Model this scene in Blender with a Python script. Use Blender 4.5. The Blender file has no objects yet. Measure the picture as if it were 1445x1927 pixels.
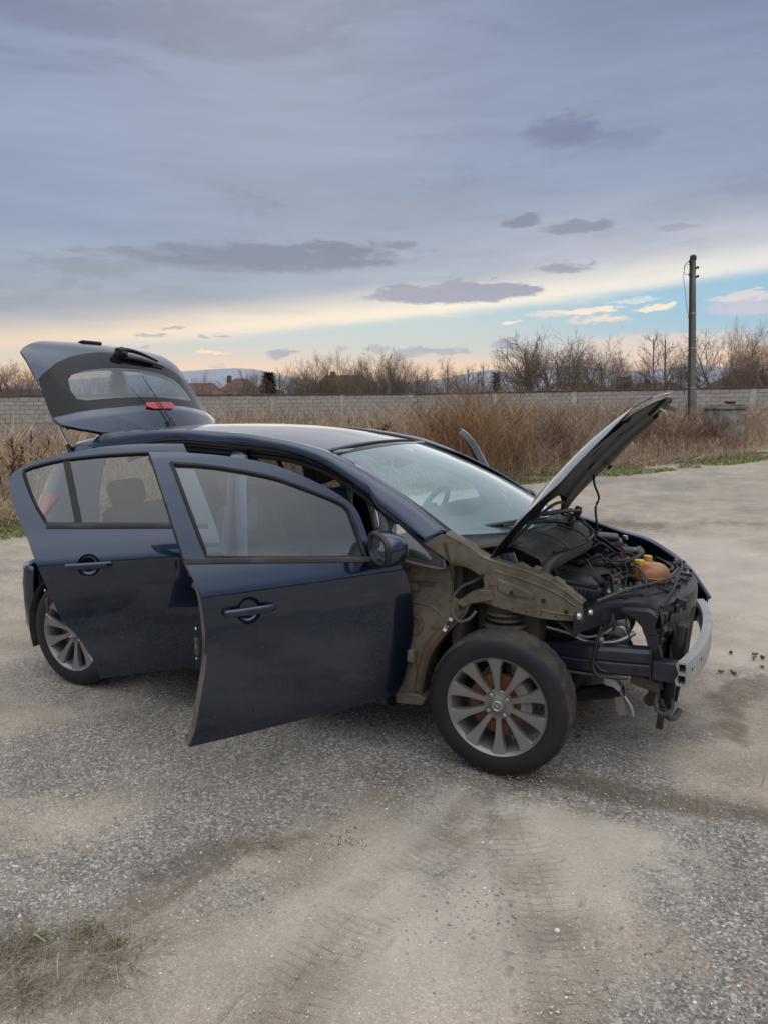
import bpy, bmesh, math, random
import numpy as np
from mathutils import Vector, Matrix
from mathutils.geometry import delaunay_2d_cdt
scene = bpy.context.scene
COL = scene.collection
rnd = random.Random(7)
NR = np.random.default_rng(11)
R = math.radians
# ------------------------------------------------------------------ camera, sky, sun, exposure
CAM = Vector((0.9047, -3.6978, 1.5609))
YAW, PITCH, ROLL, FPX = 2.03, 0.1385, -0.0123, 1389.7
def camera():
    f = Vector((math.cos(YAW)*math.cos(PITCH), math.sin(YAW)*math.cos(PITCH), -math.sin(PITCH)))
    r = Vector((math.sin(YAW), -math.cos(YAW), 0)); u = r.cross(f)
    r2 = math.cos(ROLL)*r + math.sin(ROLL)*u; u2 = -math.sin(ROLL)*r + math.cos(ROLL)*u
    c = bpy.data.cameras.new('camera'); o = bpy.data.objects.new('camera', c); COL.objects.link(o)
    c.sensor_fit = 'HORIZONTAL'; c.sensor_width = 36; c.lens = 36*FPX/1445
    c.clip_start = .05; c.clip_end = 30000
    M = Matrix((r2, u2, -f)).transposed().to_4x4(); M.translation = CAM
    o.matrix_world = M; scene.camera = o
camera()
scene.view_settings.view_transform = 'Standard'; scene.view_settings.look = 'None'
scene.view_settings.gamma = 1; scene.view_settings.use_curve_mapping = False
scene.view_settings.exposure = 0.12
SUN_EL, SUN_AZ = R(31), YAW + .12            # light from behind the car, through cloud
sl = bpy.data.lights.new('sun', 'SUN'); sl.energy = .65; sl.angle = R(120); sl.color = (1, .90, .76)
so = bpy.data.objects.new('sun', sl); COL.objects.link(so)
sd = Vector((math.cos(SUN_AZ)*math.cos(SUN_EL), math.sin(SUN_AZ)*math.cos(SUN_EL), math.sin(SUN_EL)))
so.rotation_euler = sd.to_track_quat('Z', 'Y').to_euler(); so.location = (0, 0, 30)
# clouds: azimuth, elevation (radians from the camera heading / horizon), half sizes, softness, strength, colour
CLOUDS = [
(0.0922, 0.1483, 0.1125, 0.0138, 0.25, 0.95, 0.305, 0.314, 0.402),
(-0.1558, 0.1919, 0.172, 0.0164, 0.8, 0.95, 0.173, 0.2, 0.274),
(-0.0528, 0.2068, 0.0484, 0.0101, 0.6, 0.85, 0.164, 0.188, 0.251),
(0.015, 0.2089, 0.0235, 0.0057, 0.6, 0.8, 0.194, 0.21, 0.274),
(0.1767, 0.2306, 0.0253, 0.0074, 0.6, 0.85, 0.19, 0.209, 0.279),
(0.2493, 0.2197, 0.0398, 0.0073, 0.6, 0.85, 0.223, 0.241, 0.307),
(0.3639, 0.2113, 0.0268, 0.003, 0.7, 0.6, 0.296, 0.305, 0.376),
(0.2419, 0.1742, 0.0376, 0.0069, 0.6, 0.75, 0.242, 0.262, 0.352),
(0.2306, 0.328, 0.0476, 0.0166, 0.9, 0.85, 0.162, 0.188, 0.305),
(0.3158, 0.3105, 0.0274, 0.0099, 1, 0.45, 0.195, 0.223, 0.342),
(0.1189, 0.3363, 0.0333, 0.0079, 1, 0.35, 0.205, 0.231, 0.352),
(-0.3535, 0.1751, 0.056, 0.011, 0.9, 0.7, 0.223, 0.244, 0.307),
(-0.3611, 0.1508, 0.0135, 0.0043, 0.8, 0.6, 0.262, 0.283, 0.352),
(0.1128, 0.197, 0.0678, 0.0076, 0.9, 0.35, 0.305, 0.319, 0.392),
(-0.2669, 0.4341, 0.2129, 0.0194, 1, 0.65, 0.158, 0.182, 0.275),
(-0.4075, 0.4287, 0.0927, 0.0163, 1, 0.4, 0.162, 0.188, 0.283),
(0.058, 0.2487, 0.0884, 0.0135, 1, 0.45, 0.262, 0.287, 0.376),
(0.4497, 0.2488, 0.0328, 0.011, 1, 0.4, 0.216, 0.242, 0.342),
(-0.1387, 0.0726, 0.0166, 0.0061, 0.5, 0.85, 0.305, 0.352, 0.413),
(-0.264, 0.1053, 0.0118, 0.0026, 0.5, 0.7, 0.305, 0.328, 0.376),
(-0.2302, 0.0965, 0.0087, 0.0026, 0.5, 0.7, 0.328, 0.352, 0.402),
(-0.2067, 0.0974, 0.0101, 0.0027, 0.5, 0.7, 0.328, 0.352, 0.402),
(-0.2963, 0.095, 0.0181, 0.0026, 0.5, 0.7, 0.328, 0.352, 0.402),
(-0.3111, 0.0811, 0.009, 0.002, 0.5, 0.6, 0.352, 0.366, 0.402),
(-0.0097, 0.0773, 0.0155, 0.0048, 0.5, 0.7, 0.352, 0.376, 0.445),
(0.0375, 0.0732, 0.0225, 0.0062, 0.5, 0.8, 0.352, 0.376, 0.456),
(0.0888, 0.0751, 0.0349, 0.0048, 0.5, 0.8, 0.352, 0.376, 0.456),
(0.1616, 0.0817, 0.0178, 0.0041, 0.5, 0.8, 0.352, 0.376, 0.456),
(-0.0554, 0.0805, 0.0098, 0.0041, 0.5, 0.6, 0.376, 0.392, 0.445),
(-0.2219, 0.0571, 0.0081, 0.0034, 0.5, 0.6, 0.456, 0.456, 0.485),
(0.268, 0.1198, 0.0399, 0.0045, 0.5, 0.9, 0.913, 0.753, 0.578),
(0.3443, 0.1192, 0.0222, 0.0032, 0.5, 0.9, 0.913, 0.776, 0.61),
(0.2761, 0.109, 0.0436, 0.0032, 0.6, 0.8, 0.871, 0.68, 0.546),
(0.1688, 0.109, 0.0102, 0.002, 0.5, 0.9, 0.956, 0.753, 0.515),
(0.3126, 0.1291, 0.0313, 0.0025, 0.8, 0.6, 0.753, 0.753, 0.716),
(0.4449, 0.1263, 0.0391, 0.006, 0.5, 0.8, 0.753, 0.644, 0.61),
(0.4569, 0.1135, 0.0468, 0.0091, 0.5, 0.9, 0.546, 0.515, 0.61),
(0.4596, 0.0608, 0.0389, 0.0111, 0.8, 0.8, 0.871, 0.61, 0.456),
(-0.221, 0.0766, 0.027, 0.0015, 0.6, 0.9, 1.0, 0.68, 0.429),
(0.2153, 0.1174, 0.0266, 0.0046, 0.7, 0.6, 0.831, 0.68, 0.578),
(0.3583, 0.0739, 0.1121, 0.0141, 1, 0.6, 0.807, 0.61, 0.515),
(0.2566, 0.0509, 0.0586, 0.0174, 1, 0.3, 0.61, 0.546, 0.61)]
def world():
    w = bpy.data.worlds.new('World'); scene.world = w; w.use_nodes = True
    nt = w.node_tree; N = nt.nodes; L = nt.links; N.clear()
    def node(t, **k):
        n = N.new(t)
        for a, b in k.items(): setattr(n, a, b)
        return n
    def val(x, sock):
        if hasattr(x, 'is_output'): L.new(x, sock)
        else: sock.default_value = x
    def m(op, a, b=0., c=0.):
        n = node('ShaderNodeMath', operation=op)
        val(a, n.inputs[0]); val(b, n.inputs[1]); val(c, n.inputs[2]); return n.outputs[0]
    def sm(x, a, b):
        n = node('ShaderNodeMapRange', interpolation_type='SMOOTHSTEP')
        val(x, n.inputs[0]); val(a, n.inputs[1]); val(b, n.inputs[2]); return n.outputs[0]
    def mix(f, a, b):
        n = node('ShaderNodeMix', data_type='RGBA'); val(f, n.inputs[0])
        for x, s in ((a, n.inputs[6]), (b, n.inputs[7])):
            if hasattr(x, 'is_output'): L.new(x, s)
            else: s.default_value = (*x, 1)
        return n.outputs[2]
    def ramp(x, pts):
        n = node('ShaderNodeValToRGB'); e = n.color_ramp.elements
        while len(e) < len(pts): e.new(.5)
        for i, (q, c) in enumerate(pts): e[i].position = q; e[i].color = (*c, 1)
        L.new(x, n.inputs[0]); return n.outputs[0]
    def noise(vec, sc, det=4, rough=.55, dist=0.):
        n = node('ShaderNodeTexNoise'); L.new(vec, n.inputs['Vector']); n.inputs['Scale'].default_value = sc
        n.inputs['Detail'].default_value = det; n.inputs['Roughness'].default_value = rough; n.inputs['Distortion'].default_value = dist
        return n.outputs[0]
    def comb(x, y, z):
        n = node('ShaderNodeCombineXYZ'); val(x, n.inputs[0]); val(y, n.inputs[1]); val(z, n.inputs[2]); return n.outputs[0]
    tc = node('ShaderNodeTexCoord'); sep = node('ShaderNodeSeparateXYZ'); L.new(tc.outputs['Generated'], sep.inputs[0])
    x, y, z = sep.outputs
    fwd = m('ADD', m('MULTIPLY', x, math.cos(YAW)), m('MULTIPLY', y, math.sin(YAW)))
    rgt = m('ADD', m('MULTIPLY', x, math.sin(YAW)), m('MULTIPLY', y, -math.cos(YAW)))
    u = m('ARCTAN2', rgt, fwd); v = m('ARCSINE', m('MINIMUM', m('MAXIMUM', z, -.999), .999))
    # cloud coordinates: streched along the horizon, from the direction itself so nothing has a seam
    st = comb(rgt, fwd, m('MULTIPLY', z, 6.)); st2 = comb(rgt, fwd, m('MULTIPLY', z, 2.6))
    n1 = noise(st, 2.2, 5); n2 = noise(st, 7, 6, .6, .3); n3 = noise(st2, 26, 5, .6); n4 = noise(st2, 1.7, 4)
    c1 = m('SUBTRACT', n1, .5); c2 = m('SUBTRACT', n2, .5); c3 = m('SUBTRACT', n3, .5); c4 = m('SUBTRACT', n4, .5)
    K = 10.   # colours below are what the sky shows; the Background strength is 0.1
    sky = node('ShaderNodeTexSky', sky_type='NISHITA'); sky.sun_disc = False
    sky.sun_elevation = SUN_EL; sky.sun_rotation = math.pi/2 - SUN_AZ
    edge = m('ADD', m('ADD', m('MULTIPLY', m('SINE', u), .088), .118), m('MULTIPLY', c2, .022))
    h = m('SUBTRACT', v, edge)          # height over the lower edge of the cloud deck
    vv = m('ADD', v, m('MULTIPLY', c2, .03))
    clear = ramp(m('MULTIPLY', vv, 4.), [(0, (.60,.53,.53)), (.08, (.70,.52,.45)), (.15, (.84,.55,.40)), (.22, (.74,.56,.45)), (.31, (.55,.55,.53)), (.42, (.49,.57,.57)), (.55, (.42,.56,.62)), (.75, (.33,.54,.72))])
    blue = m('MULTIPLY', sm(u, .05, .45), sm(v, .055, .11))
    clear = mix(m('MULTIPLY', blue, .85), clear, (.29, .49, .65))
    band = ramp(m('ADD', m('MULTIPLY', u, .8), .5), [(0.05, (.70,.54,.43)), (.35, (.84,.71,.56)), (.6, (.86,.79,.66)), (.95, (.72,.71,.70))])
    c_low = mix(sm(h, -.012, .006), clear, band)
    deck = ramp(m('ADD', m('MULTIPLY', v, 1.6), m('MULTIPLY', c4, .10)), [(.12, (.37,.385,.42)), (.26, (.30,.345,.425)), (.36, (.25,.305,.42)), (.55, (.245,.30,.42)), (.72, (.20,.25,.37)), (.8, (.205,.255,.37))])
    # lighter veil to the right and towards the edge
    veil = m('MULTIPLY', m('MULTIPLY', sm(u, -.25, .5), sm(v, .30, .17)), m('ADD', .75, m('MULTIPLY', c1, 2.)))
    deck = mix(m('MULTIPLY', veil, .75), deck, (.58, .57, .60))
    n7 = noise(comb(rgt, fwd, m('MULTIPLY', z, 4.)), 3.4, 8, .62, .9); n8 = noise(comb(rgt, fwd, m('MULTIPLY', z, 11.)), 5., 7, .6, .4)
    lum = m('ADD', 1., m('ADD', m('MULTIPLY', c1, .38), m('ADD', m('MULTIPLY', c2, .22), m('ADD', m('MULTIPLY', sm(n7, .52, .70), -.17), m('MULTIPLY', m('SUBTRACT', n8, .5), .24)))))
    deck = mix(1., deck, deck)
    vm = node('ShaderNodeVectorMath', operation='SCALE'); L.new(deck, vm.inputs[0]); L.new(lum, vm.inputs[3]); deck = vm.outputs[0]
    # the gap under the deck lies in this quarter of the sky only; elsewhere the deck comes down to the horizon
    low = mix(sm(m('ABSOLUTE', u), .75, 1.5), c_low, mix(sm(v, 0., .14), (.40, .40, .42), (.33, .35, .41)))
    col = mix(sm(m('ADD', h, m('MULTIPLY', c2, .05)), .004, .048), low, deck)
    # single clouds
    n5 = noise(st, 16, 6, .65); c5 = m('SUBTRACT', n5, .5)
    wu = m('ADD', u, m('ADD', m('MULTIPLY', c3, .03), m('MULTIPLY', c2, .05))); wv = m('ADD', v, m('ADD', m('MULTIPLY', c3, .014), m('ADD', m('MULTIPLY', c5, .012), m('MULTIPLY', m('SUBTRACT', noise(st2, 75, 5, .65), .5), .010))))
    for (cu, cv, hw, hh, so_, stg, r, g, b) in CLOUDS:
        a = m('DIVIDE', m('SUBTRACT', wu, cu), hw); e = m('DIVIDE', m('SUBTRACT', wv, cv), hh)
        # flat undersides: the lower half is squeezed
        d = m('ADD', m('MULTIPLY', a, a), m('MULTIPLY', e, e))
        d = m('ADD', d, m('ADD', m('MULTIPLY', c3, 2.4), m('MULTIPLY', c5, 2.4)))
        f = sm(d, 1.05 + so_*.8, .75 - so_*.75)
        col = mix(m('MULTIPLY', f, stg), col, (r, g, b))
    # higher up the overcast grows lighter, as it does everywhere towards the zenith
    col = mix(sm(m('SUBTRACT', v, m('MULTIPLY', fwd, .36)), .42, 1.0), col, (.33, .335, .345))
    zen = m('MULTIPLY', sm(m('SUBTRACT', v, m('MULTIPLY', fwd, .36)), .42, 1.10), ZENITH)
    vs = node('ShaderNodeVectorMath', operation='SCALE'); L.new(col, vs.inputs[0]); L.new(m('ADD', 1., zen), vs.inputs[3])
    vk = node('ShaderNodeVectorMath', operation='SCALE'); L.new(vs.outputs[0], vk.inputs[0]); vk.inputs[3].default_value = K
    final = mix(.06, vk.outputs[0], sky.outputs[0])
    bg = node('ShaderNodeBackground'); bg.inputs[1].default_value = .1; L.new(final, bg.inputs[0])
    out = node('ShaderNodeOutputWorld'); L.new(bg.outputs[0], out.inputs[0])
    w.cycles.sampling_method = 'MANUAL'; w.cycles.sample_map_resolution = 512
ZENITH = 3.3
world()
# ------------------------------------------------------------------ helpers
def cr(pts, n=8, closed=False):
    """Catmull-Rom through pts, n points a span."""
    P = [np.array(p, float) for p in pts]; out = []
    k = len(P); spans = k if closed else k-1
    for i in range(spans):
        g = (lambda j: P[j % k]) if closed else (lambda j: P[min(max(j, 0), k-1)])
        a, b, c, d = g(i-1), g(i), g(i+1), g(i+2)
        for t in np.linspace(0, 1, n, endpoint=False):
            out.append(.5*((2*b)+(-a+c)*t+(2*a-5*b+4*c-d)*t*t+(-a+3*b-3*c+d)*t**3))
    if not closed: out.append(P[-1])
    return out
def put(name, me, mat=None, parent=None, props=None):
    o = bpy.data.objects.new(name, me); COL.objects.link(o)
    if mat is not None and not me.materials: me.materials.append(mat)
    if parent is not None: o.parent = parent
    if props:
        for k, v in props.items(): o[k] = v
    return o
def mesh(name, V, F, mat=None, parent=None, smooth=True, sharp=35, props=None):
    me = bpy.data.meshes.new(name); me.from_pydata([tuple(map(float, v)) for v in V], [], [tuple(map(int, f)) for f in F]); me.update()
    if smooth:
        me.polygons.foreach_set('use_smooth', [True]*len(me.polygons))
        if sharp: me.set_sharp_from_angle(angle=R(sharp))
    return put(name, me, mat, parent, props)
def from_bm(name, bm, mat=None, parent=None, smooth=True, sharp=35, props=None):
    bmesh.ops.recalc_face_normals(bm, faces=bm.faces)
    me = bpy.data.meshes.new(name); bm.to_mesh(me); bm.free()
    if smooth:
        me.polygons.foreach_set('use_smooth', [True]*len(me.polygons))
        if sharp: me.set_sharp_from_angle(angle=R(sharp))
    return put(name, me, mat, parent, props)
def np_mesh(name, V, F, mat=None, parent=None, props=None, cols=None, smooth=False):
    """big meshes from arrays: V (n,3), F (m,k)"""
    me = bpy.data.meshes.new(name); V = np.asarray(V, np.float32); F = np.asarray(F, np.int32); k = F.shape[1]
    me.vertices.add(len(V)); me.vertices.foreach_set('co', V.ravel())
    me.loops.add(F.size); me.loops.foreach_set('vertex_index', F.ravel())
    me.polygons.add(len(F)); me.polygons.foreach_set('loop_start', np.arange(0, F.size, k, dtype=np.int32))
    if smooth: me.polygons.foreach_set('use_smooth', np.ones(len(F), bool))
    me.update(calc_edges=True)
    for nm, arr in (cols or {}).items():
        arr = np.asarray(arr, np.float32)
        if arr.ndim == 1:
            a = me.attributes.new(nm, 'FLOAT', 'POINT'); a.data.foreach_set('value', arr)
        else:
            a = me.attributes.new(nm, 'FLOAT_COLOR', 'POINT'); a.data.foreach_set('color', np.c_[arr, np.ones(len(arr))].astype(np.float32).ravel())
    return put(name, me, mat, parent, props)
def solidify(o, t, offset=-1, rim=True):
    md = o.modifiers.new('thick', 'SOLIDIFY'); md.thickness = t; md.offset = offset; md.use_rim = rim; md.use_even_offset = False
    return o
def inside(pt, poly):
    x, y = pt; c = False; n = len(poly); j = n-1
    for i in range(n):
        xi, yi = poly[i]; xj, yj = poly[j]
        if (yi > y) != (yj > y) and x < (xj-xi)*(y-yi)/(yj-yi)+xi: c = not c
        j = i
    return c
def dens(poly, step, closed=True):
    out = []; n = len(poly)
    for i in range(n if closed else n-1):
        a = np.array(poly[i], float); b = np.array(poly[(i+1) % n], float)
        k = max(1, int(np.linalg.norm(b-a)/step+.5))
        out += [tuple(a+(b-a)*t/k) for t in range(k)]
    if not closed: out.append(tuple(poly[-1]))
    return out
def flat_tri(outline, holes=(), step=.04, grid=True, rows=None):
    """2D triangulation with inner points; returns verts2d, faces"""
    loops = [dens(outline, step)] + [dens(h, step) for h in holes]
    P = []; E = []
    for l in loops:
        b = len(P); P += l; E += [(b+i, b+(i+1) % len(l)) for i in range(len(l))]
    if grid:
        o = np.array(loops[0]); x0, y0 = o.min(0); x1, y1 = o.max(0); B = np.array(P)
        ys_ = np.arange(y0+step/2, y1, step) if rows is None else np.array(rows)
        for i, gx in enumerate(np.arange(x0+step/2, x1, step)):
            for gy in ys_:
                if inside((gx, gy), loops[0]) and not any(inside((gx, gy), h) for h in loops[1:]):
                    if np.min((B[:, 0]-gx)**2+(B[:, 1]-gy)**2) > (step*.3)**2: P.append((gx, gy))
    r = delaunay_2d_cdt([Vector(p) for p in P], E, [], 0, 1e-6)
    V, F = r[0], r[2]; keep = []
    for f in F:
        c = sum((V[i] for i in f), Vector((0, 0)))/len(f)
        if inside(c, loops[0]) and not any(inside(c, h) for h in loops[1:]): keep.append(tuple(f))
    return [tuple(v) for v in V], keep
def panel(name, outline, fn, mat, parent=None, holes=(), step=.04, thick=.0, out=None, props=None, loc=None, rows=None):
    """sheet of metal: 2D outline (with holes) bent into space by fn(a,b); out = where its outer face looks; normals taken from the bent surface itself"""
    V, F = flat_tri(outline, holes, step, rows=rows); e = 1e-3; P = []; Nn = []
    for a, b in V:
        p = Vector(fn(a, b)); n = (Vector(fn(a+e, b))-Vector(fn(a-e, b))).cross(Vector(fn(a, b+e))-Vector(fn(a, b-e)))
        P.append(p); Nn.append(n.normalized())
    if out is not None and sum(n.dot(Vector(out)) for n in Nn) < 0: Nn = [-n for n in Nn]
    f = F[0]; n0 = (P[f[1]]-P[f[0]]).cross(P[f[2]]-P[f[0]])
    if sum(((P[f[1]]-P[f[0]]).cross(P[f[2]]-P[f[0]])).dot(Nn[f[0]]) for f in F) < 0: F = [f[::-1] for f in F]
    VV = list(P); FF = list(F); NV = list(Nn)
    if thick:
        n = len(P); Q = [p-m*thick for p, m in zip(P, Nn)]; VV += Q; NV += [-m for m in Nn]; FF += [tuple(i+n for i in f[::-1]) for f in F]
        edges = {}
        for f in F:
            for i in range(len(f)): edges[(f[i], f[(i+1) % len(f)])] = 1
        for (a, b) in edges:
            if (b, a) in edges: continue
            k = len(VV); d = (P[b]-P[a]).cross(-(Nn[a]+Nn[b])).normalized()
            VV += [P[a], P[b], Q[b], Q[a]]; NV += [-d]*4; q = (k, k+1, k+2, k+3)
            if ((P[b]-P[a]).cross(Q[b]-P[b])).dot(-d) < 0: q = q[::-1]
            FF.append(q)
    if loc is not None: VV = [v-Vector(loc) for v in VV]
    o = mesh(name, VV, FF, mat, parent, True, 0, props)
    o.data.normals_split_custom_set_from_vertices([tuple(n) for n in NV])
    if loc is not None: o.location = loc
    return o
def loft(name, rows, mat, parent=None, closed=False, caps=False, smooth=True, sharp=40, thick=0, props=None, flip=False):
    n = len(rows[0]); V = [p for r in rows for p in r]; F = []
    for i in range(len(rows)-1):
        for j in range(n if closed else n-1):
            k = (j+1) % n; q = (i*n+j, i*n+k, (i+1)*n+k, (i+1)*n+j); F.append(q[::-1] if flip else q)
    if caps: F += [tuple(range(n))[::-1], tuple((len(rows)-1)*n+j for j in range(n))]
    o = mesh(name, V, F, mat, parent, smooth, sharp, props)
    if thick: solidify(o, thick)
    return o
def frame_at(d, up=(0, 0, 1)):
    d = np.array(d, float); d /= np.linalg.norm(d)+1e-12; u = np.array(up, float)
    if abs(d@u) > .95: u = np.array((1., 0, 0))
    a = np.cross(d, u); a /= np.linalg.norm(a); b = np.cross(a, d); return a, b
def tube_rows(path, rad, seg=10, flat=1.):
    P = [np.array(p, float) for p in path]; rows = []
    for i, p in enumerate(P):
        d = P[min(i+1, len(P)-1)]-P[max(i-1, 0)]; a, b = frame_at(d)
        r = rad[i] if hasattr(rad, '__len__') else rad
        rows.append([p+r*(math.cos(t)*a+flat*math.sin(t)*b) for t in np.linspace(0, 2*math.pi, seg, endpoint=False)])
    return rows
def tube(name, path, rad, mat, parent=None, seg=10, n=6, flat=1., props=None, ridges=0):
    pts = cr(path, n) if n > 1 else path
    if hasattr(rad, '__len__'): rad = np.interp(np.linspace(0, 1, len(pts)), np.linspace(0, 1, len(rad)), rad)
    if ridges: rad = np.array([(rad if not hasattr(rad, '__len__') else rad[i])*(1+ridges*(i % 2)) for i in range(len(pts))])
    return loft(name, tube_rows(pts, rad, seg, flat), mat, parent, closed=True, caps=True, sharp=60, props=props)
def bm_box(bm, c, s, M=None, bev=0., seg=2):
    r = bmesh.ops.create_cube(bm, size=1); vs = r['verts']
    bmesh.ops.scale(bm, vec=s, verts=vs)
    if bev:
        es = list({e for v in vs for e in v.link_edges})
        q = bmesh.ops.bevel(bm, geom=es, offset=bev, segments=seg, affect='EDGES', profile=.5); vs = list({v for f in q['faces'] for v in f.verts} | {v for v in vs if v.is_valid})
    if M is not None: bmesh.ops.transform(bm, matrix=M.to_4x4(), verts=vs)
    bmesh.ops.translate(bm, vec=c, verts=vs)
    return vs
def box(name, c, s, mat, parent=None, rot=None, bev=.006, props=None, taper=None):
    bm = bmesh.new(); M = None
    if rot is not None: M = Matrix.Rotation(rot[2], 3, 'Z') @ Matrix.Rotation(rot[1], 3, 'Y') @ Matrix.Rotation(rot[0], 3, 'X')
    vs = bm_box(bm, (0, 0, 0), s, None, bev)
    if taper:
        for v in bm.verts:
            k = 1+(taper-1)*(v.co.z/s[2]+.5); v.co.x *= k; v.co.y *= k
    if M is not None: bmesh.ops.transform(bm, matrix=M.to_4x4(), verts=bm.verts)
    bmesh.ops.translate(bm, vec=c, verts=bm.verts)
    return from_bm(name, bm, mat, parent, sharp=30, props=props)
def lathe(name, prof, axis_o, axis_d, mat, parent=None, seg=32, sharp=35, props=None, up=(0, 0, 1)):
    """profile [(radius, along)] turned round the axis"""
    o = np.array(axis_o, float); d = np.array(axis_d, float); d /= np.linalg.norm(d); a, b = frame_at(d, up)
    rows = [[o+d*h+r*(math.cos(t)*a+math.sin(t)*b) for t in np.linspace(0, 2*math.pi, seg, endpoint=False)] for r, h in prof]
    return loft(name, rows, mat, parent, closed=True, caps=True, sharp=sharp, props=props)
def prism(name, outline, fn, t, mat, parent=None, holes=(), props=None, bev=0.):
    """solid plate: outline in a plane; fn(a,b,c) places it, c runs 0..t"""
    V, F = flat_tri(outline, holes, 10, grid=False)
    n = len(V); P = [fn(a, b, 0) for a, b in V]+[fn(a, b, t) for a, b in V]
    cnt = {}
    for f in F:
        for i in range(3): e = (f[i], f[(i+1) % 3]); cnt[e] = 1
    G = [f[::-1] for f in F]+[tuple(i+n for i in f) for f in F]
    for (a, b) in cnt:
        if (b, a) not in cnt: G.append((a, b, b+n, a+n))
    bm = bmesh.new(); vs = [bm.verts.new(Vector(p)) for p in P]
    for f in G: bm.faces.new([vs[i] for i in f])
    bmesh.ops.dissolve_limit(bm, angle_limit=.01, verts=bm.verts, edges=bm.edges)
    if bev: bmesh.ops.bevel(bm, geom=[e for e in bm.edges if len(e.link_faces) == 2 and e.calc_face_angle(0) > .5], offset=bev, segments=1, affect='EDGES')
    return from_bm(name, bm, mat, parent, sharp=30, props=props)
def join_bm(name, parts, mat, parent=None, props=None, sharp=30):
    """parts: list of (V,F) -> one mesh"""
    V = []; F = []
    for v, f in parts: b = len(V); V += list(v); F += [tuple(i+b for i in q) for q in f]
    return mesh(name, V, F, mat, parent, True, sharp, props)
def empty(name, loc=(0, 0, 0), parent=None, rz=0, props=None):
    o = bpy.data.objects.new(name, None); COL.objects.link(o); o.location = loc; o.rotation_euler = (0, 0, rz); o.empty_display_size = .2
    if parent is not None: o.parent = parent
    if props:
        for k, v in props.items(): o[k] = v
    return o
def T(label, cat, group=None):
    d = {'label': label, 'category': cat}
    if group: d['group'] = group
    return d
# ------------------------------------------------------------------ materials
def material(name, col=(.5, .5, .5), rough=.5, metal=0., coat=0., coat_rough=.05, spec=.5, var=.0, vscale=8., bump=0., bscale=60., dirt=None, dscale=5., damt=.5, trans=0., alpha=1., emit=None, dz=None, coat_ior=1.5):
    """Principled with colour mottling, dirt patches and fine relief from noise in object space"""
    m = bpy.data.materials.new(name); m.use_nodes = True; nt = m.node_tree; N = nt.nodes; L = nt.links
    b = N['Principled BSDF']; b.inputs['Base Color'].default_value = (*col, 1); b.inputs['Roughness'].default_value = rough
    b.inputs['Metallic'].default_value = metal; b.inputs['Coat Weight'].default_value = coat; b.inputs['Coat Roughness'].default_value = coat_rough
    b.inputs['Coat IOR'].default_value = coat_ior; b.inputs['Specular IOR Level'].default_value = spec; b.inputs['Transmission Weight'].default_value = trans
    tc = N.new('ShaderNodeTexCoord'); co = tc.outputs['Object']; c = None
    def noise(s, d=5):
        n = N.new('ShaderNodeTexNoise'); n.inputs['Scale'].default_value = s; n.inputs['Detail'].default_value = d; n.inputs['Roughness'].default_value = .6
        L.new(co, n.inputs['Vector']); return n.outputs[0]
    def mx(f, a, b2):
        n = N.new('ShaderNodeMix'); n.data_type = 'RGBA'; L.new(f, n.inputs[0])
        for q, s in ((a, n.inputs[6]), (b2, n.inputs[7])):
            if hasattr(q, 'is_output'): L.new(q, s)
            else: s.default_value = (*q, 1)
        return n.outputs[2]
    def mr(x, a, b2, c0=0., c1=1.):
        n = N.new('ShaderNodeMapRange'); L.new(x, n.inputs[0]); n.inputs[1].default_value = a; n.inputs[2].default_value = b2; n.inputs[3].default_value = c0; n.inputs[4].default_value = c1; return n.outputs[0]
    if var:
        c = mx(mr(noise(vscale), .3, .7), tuple(x*(1-var) for x in col), tuple(min(1, x*(1+var)) for x in col))
    if dirt is not None:
        f = mr(noise(dscale, 8), .62-.35*damt, .80-.25*damt, 0, min(1, .35+damt))
        c = mx(f, c if c is not None else col, dirt)
        rr = N.new('ShaderNodeMapRange'); L.new(f, rr.inputs[0]); rr.inputs[3].default_value = rough; rr.inputs[4].default_value = max(rough, .85); L.new(rr.outputs[0], b.inputs['Roughness'])
        if coat:
            rc = N.new('ShaderNodeMapRange'); L.new(f, rc.inputs[0]); rc.inputs[3].default_value = coat; rc.inputs[4].default_value = coat*.55; L.new(rc.outputs[0], b.inputs['Coat Weight'])
    if c is not None: L.new(c, b.inputs['Base Color'])
    if bump:
        bn = N.new('ShaderNodeBump'); bn.inputs['Strength'].default_value = bump; bn.inputs['Distance'].default_value = .01
        L.new(noise(bscale), bn.inputs['Height']); L.new(bn.outputs[0], b.inputs['Normal'])
    if emit: b.inputs['Emission Color'].default_value = (*emit, 1); b.inputs['Emission Strength'].default_value = 1
    return m
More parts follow.
